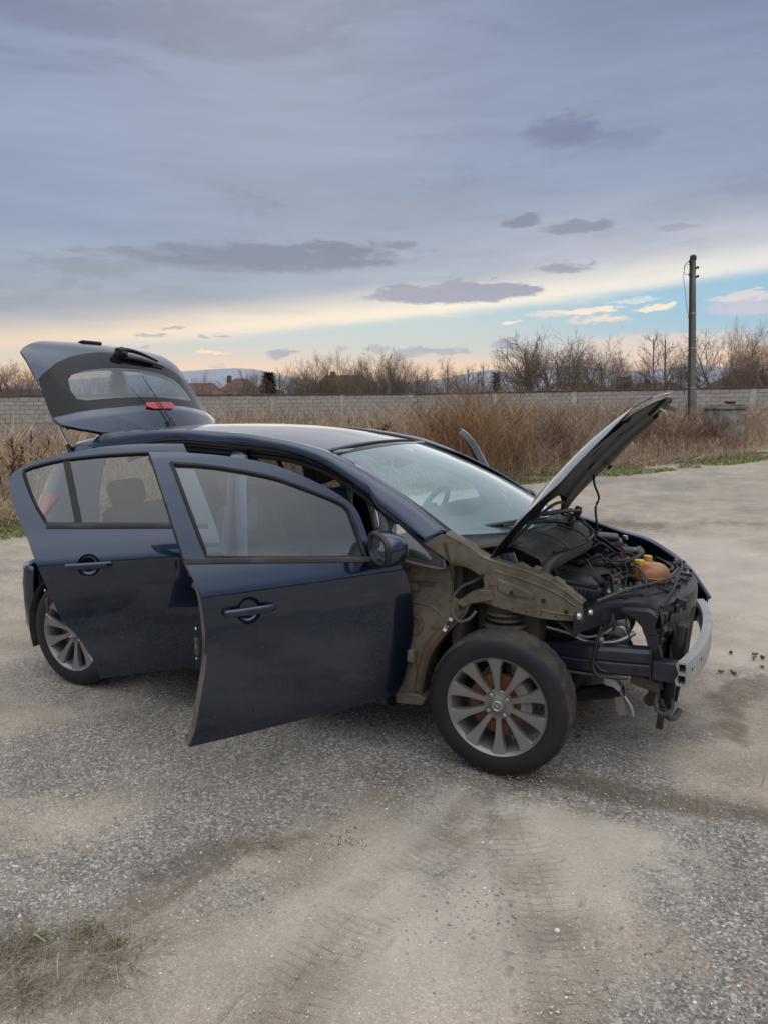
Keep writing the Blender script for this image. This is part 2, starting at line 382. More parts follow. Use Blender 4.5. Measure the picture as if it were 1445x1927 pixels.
def glass(name, tint=(.80, .88, .86), rough=.0, dust_sheen=.0, dcol=(.5, .5, .45), ior=1.5, refl=1.75):
    """one sheet of window glass: tinted see-through plus mirror by Fresnel, a dusty film that also paints in sky reflection"""
    m = bpy.data.materials.new(name); m.use_nodes = True; nt = m.node_tree; N = nt.nodes; L = nt.links; N.clear()
    t = N.new('ShaderNodeBsdfTransparent'); t.inputs[0].default_value = (*tint, 1)
    g = N.new('ShaderNodeBsdfGlossy'); g.inputs['Roughness'].default_value = rough; g.inputs[0].default_value = (1, 1, 1, 1)
    fr = N.new('ShaderNodeFresnel'); ge = N.new('ShaderNodeNewGeometry'); bf = N.new('ShaderNodeMapRange'); L.new(ge.outputs['Backfacing'], bf.inputs[0]); bf.inputs[3].default_value = ior; bf.inputs[4].default_value = 1/ior; L.new(bf.outputs[0], fr.inputs[0])
    k = N.new('ShaderNodeMath'); k.operation = 'MULTIPLY'; k.inputs[1].default_value = refl; L.new(fr.outputs[0], k.inputs[0]); k.use_clamp = True
    mx = N.new('ShaderNodeMixShader'); L.new(k.outputs[0], mx.inputs[0]); L.new(t.outputs[0], mx.inputs[1]); L.new(g.outputs[0], mx.inputs[2]); last = mx.outputs[0]
    if dust_sheen:
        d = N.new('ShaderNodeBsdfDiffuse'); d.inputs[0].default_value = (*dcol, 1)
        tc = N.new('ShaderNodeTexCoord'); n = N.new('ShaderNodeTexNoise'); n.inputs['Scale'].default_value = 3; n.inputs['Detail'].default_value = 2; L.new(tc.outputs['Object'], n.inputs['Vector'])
        r = N.new('ShaderNodeMapRange'); L.new(n.outputs[0], r.inputs[0]); r.inputs[1].default_value = .3; r.inputs[2].default_value = .7; r.inputs[3].default_value = dust_sheen*.6; r.inputs[4].default_value = dust_sheen*1.3
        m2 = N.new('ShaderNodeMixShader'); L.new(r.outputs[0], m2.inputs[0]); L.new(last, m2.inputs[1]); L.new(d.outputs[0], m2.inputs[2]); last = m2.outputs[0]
    o = N.new('ShaderNodeOutputMaterial'); L.new(last, o.inputs[0]); return m
def attr_material(name, rough=.8, attr='col', bump=0, trans=0.):
    m = bpy.data.materials.new(name); m.use_nodes = True; nt = m.node_tree; b = nt.nodes['Principled BSDF']; b.inputs['Roughness'].default_value = rough
    b.inputs['Specular IOR Level'].default_value = .25
    a = nt.nodes.new('ShaderNodeAttribute'); a.attribute_name = attr; nt.links.new(a.outputs['Color'], b.inputs['Base Color']); return m
# ------------------------------------------------------------------ ground
HX, HY = math.cos(YAW), math.sin(YAW)
def W(right, depth, z=0.):
    """a place given by metres to the right of / ahead of where the photographer stands"""
    return np.array((CAM.x+right*HY+depth*HX, CAM.y-right*HX+depth*HY, z))
def value_noise(x, y, s, seed):
    g = np.random.default_rng(seed).random((256, 256)); fx = x*s; fy = y*s
    i = np.floor(fx).astype(int); j = np.floor(fy).astype(int); a = fx-i; b = fy-j; a = a*a*(3-2*a); b = b*b*(3-2*b)
    q = lambda k, l: g[k % 256, l % 256]
    return (q(i, j)*(1-a)+q(i+1, j)*a)*(1-b)+(q(i, j+1)*(1-a)+q(i+1, j+1)*a)*b
def fbm(x, y, s, seed, o=4):
    t = 0; a = .5
    for k in range(o): t = t+a*value_noise(x, y, s*2**k, seed+k); a *= .5
    return t
def sdist(x, y, poly):
    """signed distance, positive inside"""
    P = np.array(poly); n = len(P); d = np.full(x.shape, 1e9); ins = np.zeros(x.shape, bool)
    for k in range(n):
        a = P[k]; b = P[(k+1) % n]; e = b-a; t = np.clip(((x-a[0])*e[0]+(y-a[1])*e[1])/(e@e), 0, 1)
        d = np.minimum(d, np.hypot(x-a[0]-t*e[0], y-a[1]-t*e[1]))
        c = (a[1] > y) != (b[1] > y)
        with np.errstate(divide='ignore', invalid='ignore'): ins ^= c & (x < (b[0]-a[0])*(y-a[1])/(b[1]-a[1])+a[0])
    return np.where(ins, d, -d)
def pathcoord(x, y, pts):
    P = np.array(cr(pts, 6)); best = np.full(x.shape, 1e9); S = np.zeros(x.shape); Wd = np.zeros(x.shape); acc = 0
    for a, b in zip(P[:-1], P[1:]):
        e = b-a; l = np.hypot(*e); t = np.clip(((x-a[0])*e[0]+(y-a[1])*e[1])/(l*l), 0, 1); dx = x-a[0]-t*e[0]; dy = y-a[1]-t*e[1]; d = np.hypot(dx, dy)
        k = d < best; best = np.where(k, d, best); S = np.where(k, acc+t*l, S); Wd = np.where(k, (dx*e[1]-dy*e[0])/l, Wd); acc += l
    return S, Wd, best
G_DARK = [[(-2.24,-1.04),(-1.85,-.42),(-.82,-.2),(-.26,-.6),(-.3,-1.13),(-.43,-1.41),(-.7,-1.89),(-.85,-2.11),(-1.05,-2.39),(-1.45,-2.1),(-1.25,-1.9),(-1.24,-1.64),(-1.58,-1.71),(-1.71,-1.91),(-2.23,-1.52)],
    [(.66,-1.25),(.84,-.99),(1.04,-.79),(1.6,-.6),(1.4,-1.77),(.8,-2.2),(.63,-1.96),(.66,-1.63)], [(.03,-1.66),(.15,-1.49),(.29,-1.57),(.25,-1.78),(.14,-1.83)],
    [(-.61,-2.0),(-.55,-1.82),(-.37,-1.8),(-.41,-1.99)], [(-3.39,12.39),(2.35,16.98),(2.2,9.2),(-.11,7.9),(-1.26,9.)], [(-3.3,-.9),(-2.3,-1.1),(-2.1,.9),(-3.1,1.2)], [(-2.6,.8),(.6,.8),(.6,-.9),(-2.6,-.9)]]  # last outline follows the car's footprint and darkens the ground there
G_MUD = [[(-.85,-2.19),(-.9,-1.98),(-.74,-1.73),(-.55,-1.53),(-.41,-1.4),(-.42,-1.58),(-.59,-1.8),(-.67,-2.05),(-.64,-2.25),(-.69,-2.3)], [(.19,-.77),(.39,-.67),(.73,-.68),(1.04,-.62),(1.4,-.6),(1.4,-.72),(.68,-.81),(.44,-.82)],
    [(.66,.53),(1.07,1.08),(1.06,.47),(.95,-.05),(.81,.14)], [(-.97,6.35),(-.11,7.0),(.8,7.1),(2.2,7.0),(2.2,6.9),(0,6.5),(-.82,6.1)], [(-1.15,-2.35),(-.83,-2.22),(-.65,-2.28),(-.55,-2.38),(-.63,-2.55),(-.9,-2.7),(-1.2,-2.6)]]
G_LIGHT = [[(-1.83,5.29),(.33,5.75),(2.2,4.6),(2.2,1.3),(.75,1.0),(.74,2.68),(-.3,5.91)], [(-.2,-.9),(.3,-.85),(.7,-.9),(.6,-1.9),(.2,-2.1),(-.4,-2.2),(-.35,-1.6)]]
G_EDGE = [(-16, -14), (-8.47, 3.1), (-7.52, 5.22), (-3.94, 12.2), (-.51, 18.33), (1.47, 23.4), (12, 50)]
TRACKS = [[(.0,-.78),(.05,-.9),(.18,-1.19),(.31,-1.41),(.44,-1.69),(.57,-1.98),(.7,-2.3)], [(.04,-1.0),(.01,-1.31),(-.05,-1.64),(-.11,-1.95),(-.11,-2.31),(-.1,-2.6)], [(.1,-.8),(.28,-.77),(.57,-.71),(.83,-.7),(1.04,-.64),(1.6,-.55)]]
def field_dist(x, y):
    """distance into the weed field (positive) past the edge of the yard"""
    S, Wd, b = pathcoord(x, y, G_EDGE); return -Wd+.5*(fbm(x, y, .5, 91)-.47)
def lines(a, b, step, far, grow=1.16):
    c = list(np.arange(a, b+1e-6, step)); s = step; x = b
    while x < far: s *= grow; x += s; c.append(x)
    s = step; x = a; pre = []
    while x > -far: s *= grow; x -= s; pre.append(x)
    return np.array(pre[::-1]+c)
gx, gy = np.meshgrid(lines(-3.2, 1.9, .026, 9000), lines(-2.9, 3., .026, 9000), indexing='ij')
nx, ny = gx.shape; X, Y = gx.ravel(), gy.ravel()
near = (np.abs(X) < 40) & (np.abs(Y) < 60)
def smooth(x, a, b): t = np.clip((x-a)/(b-a), 0, 1); return t*t*(3-2*t)
wob = (fbm(X, Y, 2.5, 3)-.47)
stone = np.zeros_like(X); mud = np.zeros_like(X); light = np.zeros_like(X)
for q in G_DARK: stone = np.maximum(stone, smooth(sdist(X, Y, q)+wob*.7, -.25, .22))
for q in G_MUD: mud = np.maximum(mud, smooth(sdist(X, Y, q)+wob*.22, -.05, .06))
for q in G_LIGHT: light = np.maximum(light, smooth(sdist(X, Y, q)+wob*.7, -.2, .2))
mud *= np.where((X < -.5) & (Y < -2.1), .55, .85)
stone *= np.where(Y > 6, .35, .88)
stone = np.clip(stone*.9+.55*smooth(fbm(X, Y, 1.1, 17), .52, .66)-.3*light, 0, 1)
mud = np.clip(mud+.5*smooth(fbm(X, Y, .7, 27), .60, .7), 0, 1)
fd = np.where(near, field_dist(X, Y), 5.)
green = smooth(fd, -1.2, -.2)*smooth(fd, 1.6, .4)*smooth(fbm(X, Y, .8, 41), .36, .55)
green = np.maximum(green, .45*smooth(fbm(X, Y, 3., 43), .62, .7)*smooth(fbm(X, Y, .5, 45), .5, .6))
field = smooth(fd, -.3, .8)
ts = np.zeros_like(X); tw = np.zeros_like(X); tm = np.zeros_like(X); Z = (fbm(X, Y, .8, 5)-.47)*.02+(fbm(X, Y, 6, 9)-.47)*.008
cl = np.where((np.abs(X) < 3) & (np.abs(Y) < 4))[0]
for q in TRACKS:
    s, w, b = pathcoord(X[cl], Y[cl], q); mk = smooth(b, .15, .06)*smooth(fbm(X[cl], Y[cl], 3, 61), .30, .48)
    k = mk > tm[cl]; i = cl[k]; ts[i] = s[k]; tw[i] = w[k]/.1; tm[i] = mk[k]
    Z[cl] -= .007*smooth(b, .16, .06)*smooth(fbm(X[cl], Y[cl], 3, 61), .30, .5)
Z = np.where((np.abs(X) < 25) & (np.abs(Y) < 40), Z, 0)
Z -= .012*smooth(np.hypot(X, Y+.79), .35, .1)*0
idx = np.arange(nx*ny).reshape(nx, ny)
F = np.stack([idx[:-1, :-1], idx[1:, :-1], idx[1:, 1:], idx[:-1, 1:]], -1).reshape(-1, 4)
def ground_material():
    m = bpy.data.materials.new('gravel_and_dirt'); m.use_nodes = True; nt = m.node_tree; N = nt.nodes; L = nt.links; b = N['Principled BSDF']
    b.inputs['Roughness'].default_value = .9; b.inputs['Specular IOR Level'].default_value = .2
    tc = N.new('ShaderNodeTexCoord'); co = tc.outputs['Object']
    def at(n): a = N.new('ShaderNodeAttribute'); a.attribute_name = n; return a.outputs['Fac']
    def mth(op, a, c=0., d=0.):
        n = N.new('ShaderNodeMath'); n.operation = op
        for q, s in zip((a, c, d), n.inputs):
            if hasattr(q, 'is_output'): L.new(q, s)
            else: s.default_value = q
        return n.outputs[0]
    def noise(s, d=4, r=.6):
        n = N.new('ShaderNodeTexNoise'); n.inputs['Scale'].default_value = s; n.inputs['Detail'].default_value = d; n.inputs['Roughness'].default_value = r; L.new(co, n.inputs['Vector']); return n.outputs[0]
    def vor(s, f='F1'):
        n = N.new('ShaderNodeTexVoronoi'); n.feature = f; n.inputs['Scale'].default_value = s; L.new(co, n.inputs['Vector']); return n
    def mr(x, a, c, p=0., q=1.):
        n = N.new('ShaderNodeMapRange'); n.interpolation_type = 'SMOOTHSTEP'; L.new(x, n.inputs[0])
        for v_, s in zip((a, c, p, q), n.inputs[1:5]): s.default_value = v_
        return n.outputs[0]
    def mix(f, a, c, bl='MIX'):
        n = N.new('ShaderNodeMix'); n.data_type = 'RGBA'; n.blend_type = bl
        if hasattr(f, 'is_output'): L.new(f, n.inputs[0])
        else: n.inputs[0].default_value = f
        for q, s in ((a, n.inputs[6]), (c, n.inputs[7])):
            if hasattr(q, 'is_output'): L.new(q, s)
            else: s.default_value = (*q, 1)
        return n.outputs[2]
    def ramp(x, pts):
        n = N.new('ShaderNodeValToRGB'); e = n.color_ramp.elements; n.color_ramp.interpolation = 'CONSTANT'
        while len(e) < len(pts): e.new(.5)
        for i, (q, c) in enumerate(pts): e[i].position = q; e[i].color = (*c, 1)
        L.new(x, n.inputs[0]); return n.outputs[0]
    st, md, gr, fi, li = (at(k) for k in ('stone', 'mud', 'green', 'field', 'light'))
    v1 = vor(120); v2 = vor(230); v3 = vor(70)
    def cell(v): s = N.new('ShaderNodeSeparateColor'); L.new(v.outputs['Color'], s.inputs[0]); return s.outputs[0]
    pal = [(0, (.12,.113,.108)), (.20, (.20,.187,.172)), (.38, (.30,.275,.245)), (.55, (.44,.40,.345)), (.70, (.17,.16,.15)), (.79, (.56,.51,.44)), (.88, (.38,.28,.20)), (.93, (.82,.78,.72))]
    g1 = ramp(cell(v1), pal); g2 = ramp(cell(v2), pal); g3 = ramp(cell(v3), pal)
    grav = mix(.5, mix(.45, g1, g2), mix(mr(noise(30), .45, .55), g1, g3))
    sand = mix(mr(noise(3.5, 8, .65), .3, .7), (.39,.32,.245), (.56,.47,.37))
    grav = mix(.06, grav, sand); sand = mix(.38, sand, mix(.4, g2, g1)); sand = mix(mth('MULTIPLY', li, .5), sand, (.62,.555,.475))
    patch = mth('ADD', st, mth('MULTIPLY', mth('SUBTRACT', noise(9, 8, .75), .5), 2.0))
    col = mix(mr(patch, .1, .95), sand, grav)
    col = mix(mth('MULTIPLY', mr(mth('ADD', md, mth('MULTIPLY', mth('SUBTRACT', noise(11, 8, .75), .5), 2.2)), .25, 1.1), .75), col, (.17,.135,.10))
    col = mix(mth('MULTIPLY', mr(mth('ADD', gr, mth('MULTIPLY', mth('SUBTRACT', noise(8, 8, .75), .5), 2.0)), .42, .9), .75), col, (.16,.19,.06))
    col = mix(fi, col, (.26,.19,.12))
    col = mix(mth('MULTIPLY', mth('MULTIPLY', at('tm'), mr(noise(5, 6), .3, .65)), .5), col, (.20,.16,.12))
    big = mr(noise(.9, 5), .3, .7, .86, 1.12)
    sc = N.new('ShaderNodeVectorMath'); sc.operation = 'SCALE'; L.new(col, sc.inputs[0]); L.new(big, sc.inputs[3])
    L.new(sc.outputs[0], b.inputs['Base Color'])
    # relief: stones, grains and the tread bars pressed into the dirt
    rel = mth('ADD', mth('MULTIPLY', mth('SUBTRACT', 1., v1.outputs['Distance']), mth('ADD', .25, st)), mth('MULTIPLY', mth('SUBTRACT', 1., v2.outputs['Distance']), .35))
    rel = mth('ADD', rel, mth('MULTIPLY', noise(40, 6), .5)); rel = mth('ADD', rel, mth('MULTIPLY', noise(5, 5), 3.))
    ts_, tw_, tm_ = at('ts'), at('tw'), at('tm')
    bar = mth('SINE', mth('ADD', mth('MULTIPLY', ts_, 190.), mth('MULTIPLY', mth('ABSOLUTE', tw_), 2.2)))
    rib = mth('ADD', mr(bar, .55, .95), mr(mth('ABSOLUTE', mth('SUBTRACT', mth('ABSOLUTE', tw_), .33)), .07, .02))
    rel = mth('SUBTRACT', rel, mth('MULTIPLY', mth('MULTIPLY', rib, mth('MULTIPLY', tm_, mr(noise(7, 5), .36, .56))), .7))
    bn = N.new('ShaderNodeBump'); bn.inputs['Strength'].default_value = .9; bn.inputs['Distance'].default_value = .007; L.new(rel, bn.inputs['Height']); L.new(bn.outputs[0], b.inputs['Normal'])
    return m
np_mesh('ground', np.c_[X, Y, Z], F, ground_material(), cols=dict(stone=stone, mud=mud, green=green, field=field, light=light, ts=ts, tw=tw, tm=tm), props={'kind': 'structure'}, smooth=True)
def ground_z(x, y): return (fbm(x, y, .8, 5)-.47)*.02+(fbm(x, y, 6, 9)-.47)*.008
# loose stones on the yard
def stones():
    n = 52000; dep = 1.55+7.5*NR.random(n)**1.7; lat = (NR.random(n)*2-1)*(.56*dep+.1); P = np.array([W(0, 0)])+0
    x = CAM.x+lat*HY+dep*HX; y = CAM.y-lat*HX+dep*HY
    s = np.zeros(n)
    for q in G_DARK: s = np.maximum(s, smooth(sdist(x, y, q), -.2, .1))
    keep = NR.random(n) < .5+.5*s; x, y, s = x[keep], y[keep], s[keep]; n = len(x)
    rad = (.0013+.0040*NR.random(n)**3.6)*(.8+.5*s); rad[NR.random(n) < .0015] *= 1.8
    base = np.array([(1,0,0),(-1,0,0),(0,1,0),(0,-1,0),(0,0,1),(0,0,-1)], float)
    F = np.array([(0,2,4),(2,1,4),(1,3,4),(3,0,4),(2,0,5),(1,2,5),(3,1,5),(0,3,5)])
    V = base[None]*(rad[:, None]*(.65+.7*NR.random((n, 3))))[:, None, :]*np.array((1, 1, .65)); V += (NR.random((n, 6, 3))-.5)*rad[:, None, None]*.7
    a = NR.random(n)*6.283; c, q = np.cos(a)[:, None], np.sin(a)[:, None]; vx = V[..., 0]*c-V[..., 1]*q; vy = V[..., 0]*q+V[..., 1]*c
    V = np.stack([vx+x[:, None], vy+y[:, None], V[..., 2]+(ground_z(x, y)+rad*.2)[:, None]], -1).reshape(-1, 3)
    pal = np.array([(.46,.41,.35),(.36,.32,.28),(.58,.53,.47),(.30,.275,.25),(.22,.205,.195),(.42,.32,.23),(.78,.75,.70)]); k = NR.choice(7, n, p=[.25,.22,.16,.14,.09,.09,.05])
    k = np.where((k > 2) & (k < 5) & (NR.random(n) > s*.9+.08), NR.choice(3, n), k)
    cc = np.repeat(pal[k]*(.85+.3*NR.random((n, 1)))*(1+.45*(1-s[:, None])), 6, 0)
    np_mesh('gravel', V, (F[None]+6*np.arange(n)[:, None, None]).reshape(-1, 3), attr_material('loose_stone', .9), props={'kind': 'stuff'}, cols={'col': cc})
stones()
# ------------------------------------------------------------------ weeds
def ribbons(base, h, lean, width, col, segs=3, curl=.3, az=None):
    """bent tapering blades: quads; base (n,3)"""
    n = len(base); a = NR.random(n)*6.283 if az is None else az; dx, dy = np.cos(a), np.sin(a)
    b = NR.random(n)*6.283; wx, wy = np.cos(b), np.sin(b); V = np.zeros((n, 2*(segs+1), 3)); C = np.repeat(col[:, None, :], 2*(segs+1), 1)
    for k in range(segs+1):
        t = k/segs; r = lean*h*(t+curl*t*t*2); z = h*t*(1-curl*.35*t*lean*2)
        c = base+np.stack([dx*r, dy*r, z], -1); w = (width*(1-.75*t))[:, None]*np.stack([wx, wy, 0*wx], -1)*.5
        V[:, 2*k] = c-w; V[:, 2*k+1] = c+w
    q = np.array([(2*k, 2*k+1, 2*k+3, 2*k+2) for k in range(segs)])
    F = (q[None]+(2*(segs+1))*np.arange(n)[:, None, None]).reshape(-1, 4)
    return V.reshape(-1, 3), F, C.reshape(-1, 3)
def merge(lst):
    V = []; F = []; C = []; b = 0
    for v, f, c in lst: V.append(v); F.append(f+b); C.append(c); b += len(v)
    return np.concatenate(V), np.concatenate(F), np.concatenate(C)
PALS = {'tan': [(.52,.39,.25),(.44,.32,.20),(.60,.47,.32)], 'brown': [(.34,.225,.14),(.40,.275,.18),(.27,.18,.12)], 'red': [(.33,.19,.125),(.28,.17,.125),(.36,.24,.17)], 'grey': [(.38,.32,.27),(.30,.245,.21),(.46,.39,.33)]}
def pick(names, w, n):
    pal = np.array([c for k in names for c in PALS[k]]); p = np.repeat(np.array(w, float)/len(PALS[names[0]]), len(PALS[names[0]])); p /= p.sum()
    return pal[NR.choice(len(pal), n, p=p)]*(.75+.5*NR.random((n, 1)))
def edge_points(n, d0, d1, pw=1.5):
    """points in the view, d0..d1 metres past the edge of the yard"""
    out = []; tot = 0
    while tot < n:
        u = (NR.random(60000)*2-1)*.60; dep = 8+34*NR.random(60000)**1.2; x = CAM.x+np.tan(u)*dep*HY+dep*HX; y = CAM.y-np.tan(u)*dep*HX+dep*HY
        d = field_dist(x, y); k = (d > d0) & (d < d1) & (NR.random(60000) < (1-np.clip((d-d0)/(d1-d0), 0, 1))**pw+.05); out.append(np.c_[x, y, d, u][k]); tot += k.sum()
    return np.concatenate(out)[:n]
def weeds():
    mat = attr_material('dry_stalk', .9)
    p = edge_points(17000, .15, 15, 1.1); n = len(p); clump = fbm(p[:, 0], p[:, 1], .35, 71); fine = fbm(p[:, 0], p[:, 1], 1.6, 73)
    h = (.52+.82*smooth(p[:, 2], .2, 4.5))*(.80+.20*smooth(p[:, 3], -.42, -.2))*(.55+.9*clump)*(.65+.7*fine)*(.8+.4*NR.random(n)); h = np.minimum(h*1.06, 1.68)
    right = smooth(p[:, 3], -.2, .3)
    c = np.where((NR.random(n) < .35+.3*(p[:, 3] < -.35))[:, None], pick(['tan', 'brown'], [.7, .3], n), np.where((NR.random(n) < right)[:, None], pick(['red', 'grey', 'tan'], [.45, .37, .18], n), pick(['brown', 'grey', 'tan'], [.5, .25, .25], n)))
    c = c*(.72+.62*fbm(p[:, 0]*1., p[:, 1], .28, 79)[:, None]); h = h*np.where(fbm(p[:, 0], p[:, 1], .55, 83) < .40, .5, 1.)
    base = np.c_[p[:, :2], np.zeros(n)]; dist = np.hypot(p[:, 0]-CAM.x, p[:, 1]-CAM.y); wd = .006+.0004*dist
    az = NR.random(n)*6.283; lean = .04+.28*NR.random(n)**2
    L = [ribbons(base, h, lean, wd*1.25, c, 3, .3, az)]
    for k in range(6):
        t = .35+.6*NR.random(n); r = lean*h*(t+.6*t*t); b = base+np.stack([np.cos(az)*r, np.sin(az)*r, h*t*.97], -1)
        L.append(ribbons(b, h*(.16+.22*NR.random(n)), .35+.6*NR.random(n), wd*.8, c*(.85+.3*NR.random((n, 1))), 1, .2))
    V, F, C = merge(L); np_mesh('dry_weeds', V, F, mat, props={'kind': 'stuff'}, cols={'col': C})
    # matted dead grass underneath and along the edge
    p = edge_points(30000, -.1, 9, 2.2); n = len(p); base = np.c_[p[:, :2], np.zeros(n)]
    V, F, C = ribbons(base, (.16+.42*NR.random(n))*(.6+.8*fbm(p[:, 0], p[:, 1], .6, 77)), .3+1.1*NR.random(n), .006+.0005*np.hypot(p[:, 0]-CAM.x, p[:, 1]-CAM.y)*np.ones(n), pick(['tan', 'grey'], [.6, .4], n), 2, .5)
    np_mesh('dead_grass', V, F, mat, props={'kind': 'stuff'}, cols={'col': C})
    p = edge_points(26000, -1.3, .9, .6); p = p[fbm(p[:, 0], p[:, 1], .8, 41) > .40]; n = len(p); base = np.c_[p[:, :2], np.zeros(n)]
    c = np.array([(.13,.19,.035),(.17,.21,.05),(.21,.20,.08)])[NR.choice(3, n)]*(.7+.6*NR.random((n, 1)))
    V, F, C = ribbons(base, .025+.07*NR.random(n), .3+.8*NR.random(n), .008+.0006*np.hypot(p[:, 0]-CAM.x, p[:, 1]-CAM.y), c, 1, .3)
    np_mesh('green_grass', V, F, mat, props={'kind': 'stuff'}, cols={'col': C})
    # scrubby dead grass in the near left corner
    n = 1900; a = NR.random(n); ctr = np.array([(-.95,-2.42),(-.80,-2.30),(-.66,-2.33),(-.80,-2.53),(-1.05,-2.5),(-.62,-2.42)])[NR.choice(6, n, p=[.26,.17,.1,.25,.17,.05])]
    xy = ctr+NR.normal(0, 1., (n, 2))*np.where(NR.random((n, 1)) < .25, .10, .045); base = np.c_[xy, ground_z(xy[:, 0], xy[:, 1])-.002]; c = np.array([(.34,.29,.22),(.22,.17,.12),(.13,.10,.07),(.46,.40,.31)])[NR.choice(4, n, p=[.3,.3,.3,.1])]*(.7+.5*NR.random((n, 1)))
    V, F, C = ribbons(base, .012+.05*NR.random(n)**2, .5+1.6*NR.random(n), .0012+.0016*NR.random(n), c, 3, .6)
    np_mesh('scrub_grass', V, F, mat, props={'kind': 'stuff'}, cols={'col': C})
    n = 700; k = NR.choice(5, n, p=[.3,.3,.2,.1,.1]); ctr = np.array([(-.93,-2.36),(-.82,-2.27),(-.70,-2.28),(-.35,-1.52),(-.55,-1.66)])[k]; xy = ctr+NR.normal(0, 1., (n, 2))*np.where(k > 2, .045, .022)[:, None]; base = np.c_[xy, ground_z(xy[:, 0], xy[:, 1])]
    V, F, C = ribbons(base, .003+.006*NR.random(n), .5+NR.random(n), .003+.003*NR.random(n), np.array([(.14,.15,.03)])*(.6+.7*NR.random((n, 1))), 1, .2)
    np_mesh('moss', V, F, mat, props={'kind': 'stuff'}, cols={'col': C})
weeds()
def stalk(name, x, y, h, col, label, cat='weed', group=None, n=14, seed=1, spread=.05, seedheads=True, w=.012):
    """one dead plant: leaning stems with seed clusters or twigs"""
    rg = np.random.default_rng(seed); L = []
    global NR
    keep, NR = NR, rg
    base = np.c_[x+rg.normal(0, spread, n), y+rg.normal(0, spread, n), np.zeros(n)]; hh = h*(.6+.45*rg.random(n)); az = rg.random(n)*6.283; ln = .05+.25*rg.random(n)
    c = np.array(col)[None]*(.8+.4*rg.random((n, 1))); L.append(ribbons(base, hh, ln, np.full(n, w), c, 3, .3, az))
    for k in range(22 if seedheads else 9):
        t = (.55+.43*rg.random(n)) if seedheads else (.2+.75*rg.random(n)); r = ln*hh*(t+.6*t*t); b = base+np.stack([np.cos(az)*r, np.sin(az)*r, hh*t*.97], -1)
        L.append(ribbons(b, hh*((.03+.05*rg.random(n)) if seedheads else (.15+.3*rg.random(n))), .4+.8*rg.random(n), np.full(n, w*(2.0 if seedheads else .7)), c*.85, 1, .2))
    NR = keep
    V, F, C = merge(L); V = V-np.array((x, y, 0)); o = np_mesh(name, V, F, STALK, props=T(label, cat, group), cols={'col': C}); o.location = (x, y, 0); return o
STALK = attr_material('dead_stem', .9)
def at_px(px, dep): return W((px-722)/FPX*dep, dep)
for i, (px, dep, h, lab) in enumerate([(15, 11.2, 1.15, 'dark brown dock stalk at the left edge of the weed field beside the raised tailgate'), (52, 12.2, 1.35, 'dark brown seed stalk standing tall between the tailgate and the yard edge'),
        (690, 14.5, 1.35, 'dark seed stalk rising from the weeds above the middle of the car roof'), (735, 14.6, 1.25, 'dark seed stalk above the front edge of the car roof'), (806, 14.2, 1.1, 'brown dock stalk behind the windscreen, left of the open far door')]):
    q = at_px(px, dep); stalk('dock_stalk', q[0], q[1], h, (.10,.05,.03), lab, 'weed', 'dark dock stalks in the weeds', 7, 100+i)
for i, (px, dep, h, sp, col, lab) in enumerate([(905, 15.6, 1.75, .45, (.26,.15,.075), 'orange brown bushy shrub behind the far open car door'), (850, 16.5, 1.6, .4, (.24,.13,.07), 'rust brown shrub left of the far open car door'),
        (1035, 18.6, 1.35, .4, (.17,.115,.085), 'grey brown twiggy shrub half hidden by the raised bonnet'), (1215, 22., 1.3, .5, (.17,.10,.07), 'dark reddish shrub between the bonnet tip and the concrete pole'), (1320, 23.5, 1.1, .45, (.16,.09,.06), 'dark red brown shrub in front of the concrete block'), (960, 17.2, 1.2, .4, (.20,.14,.09), 'pale brown shrub just right of the far open door')]):
    q = at_px(px, dep); stalk('dry_shrub', q[0], q[1], h*1.12, tuple(v*1.25 for v in col), lab, 'shrub', 'dry shrubs along the weed field', 120, 200+i, sp, False, .016)
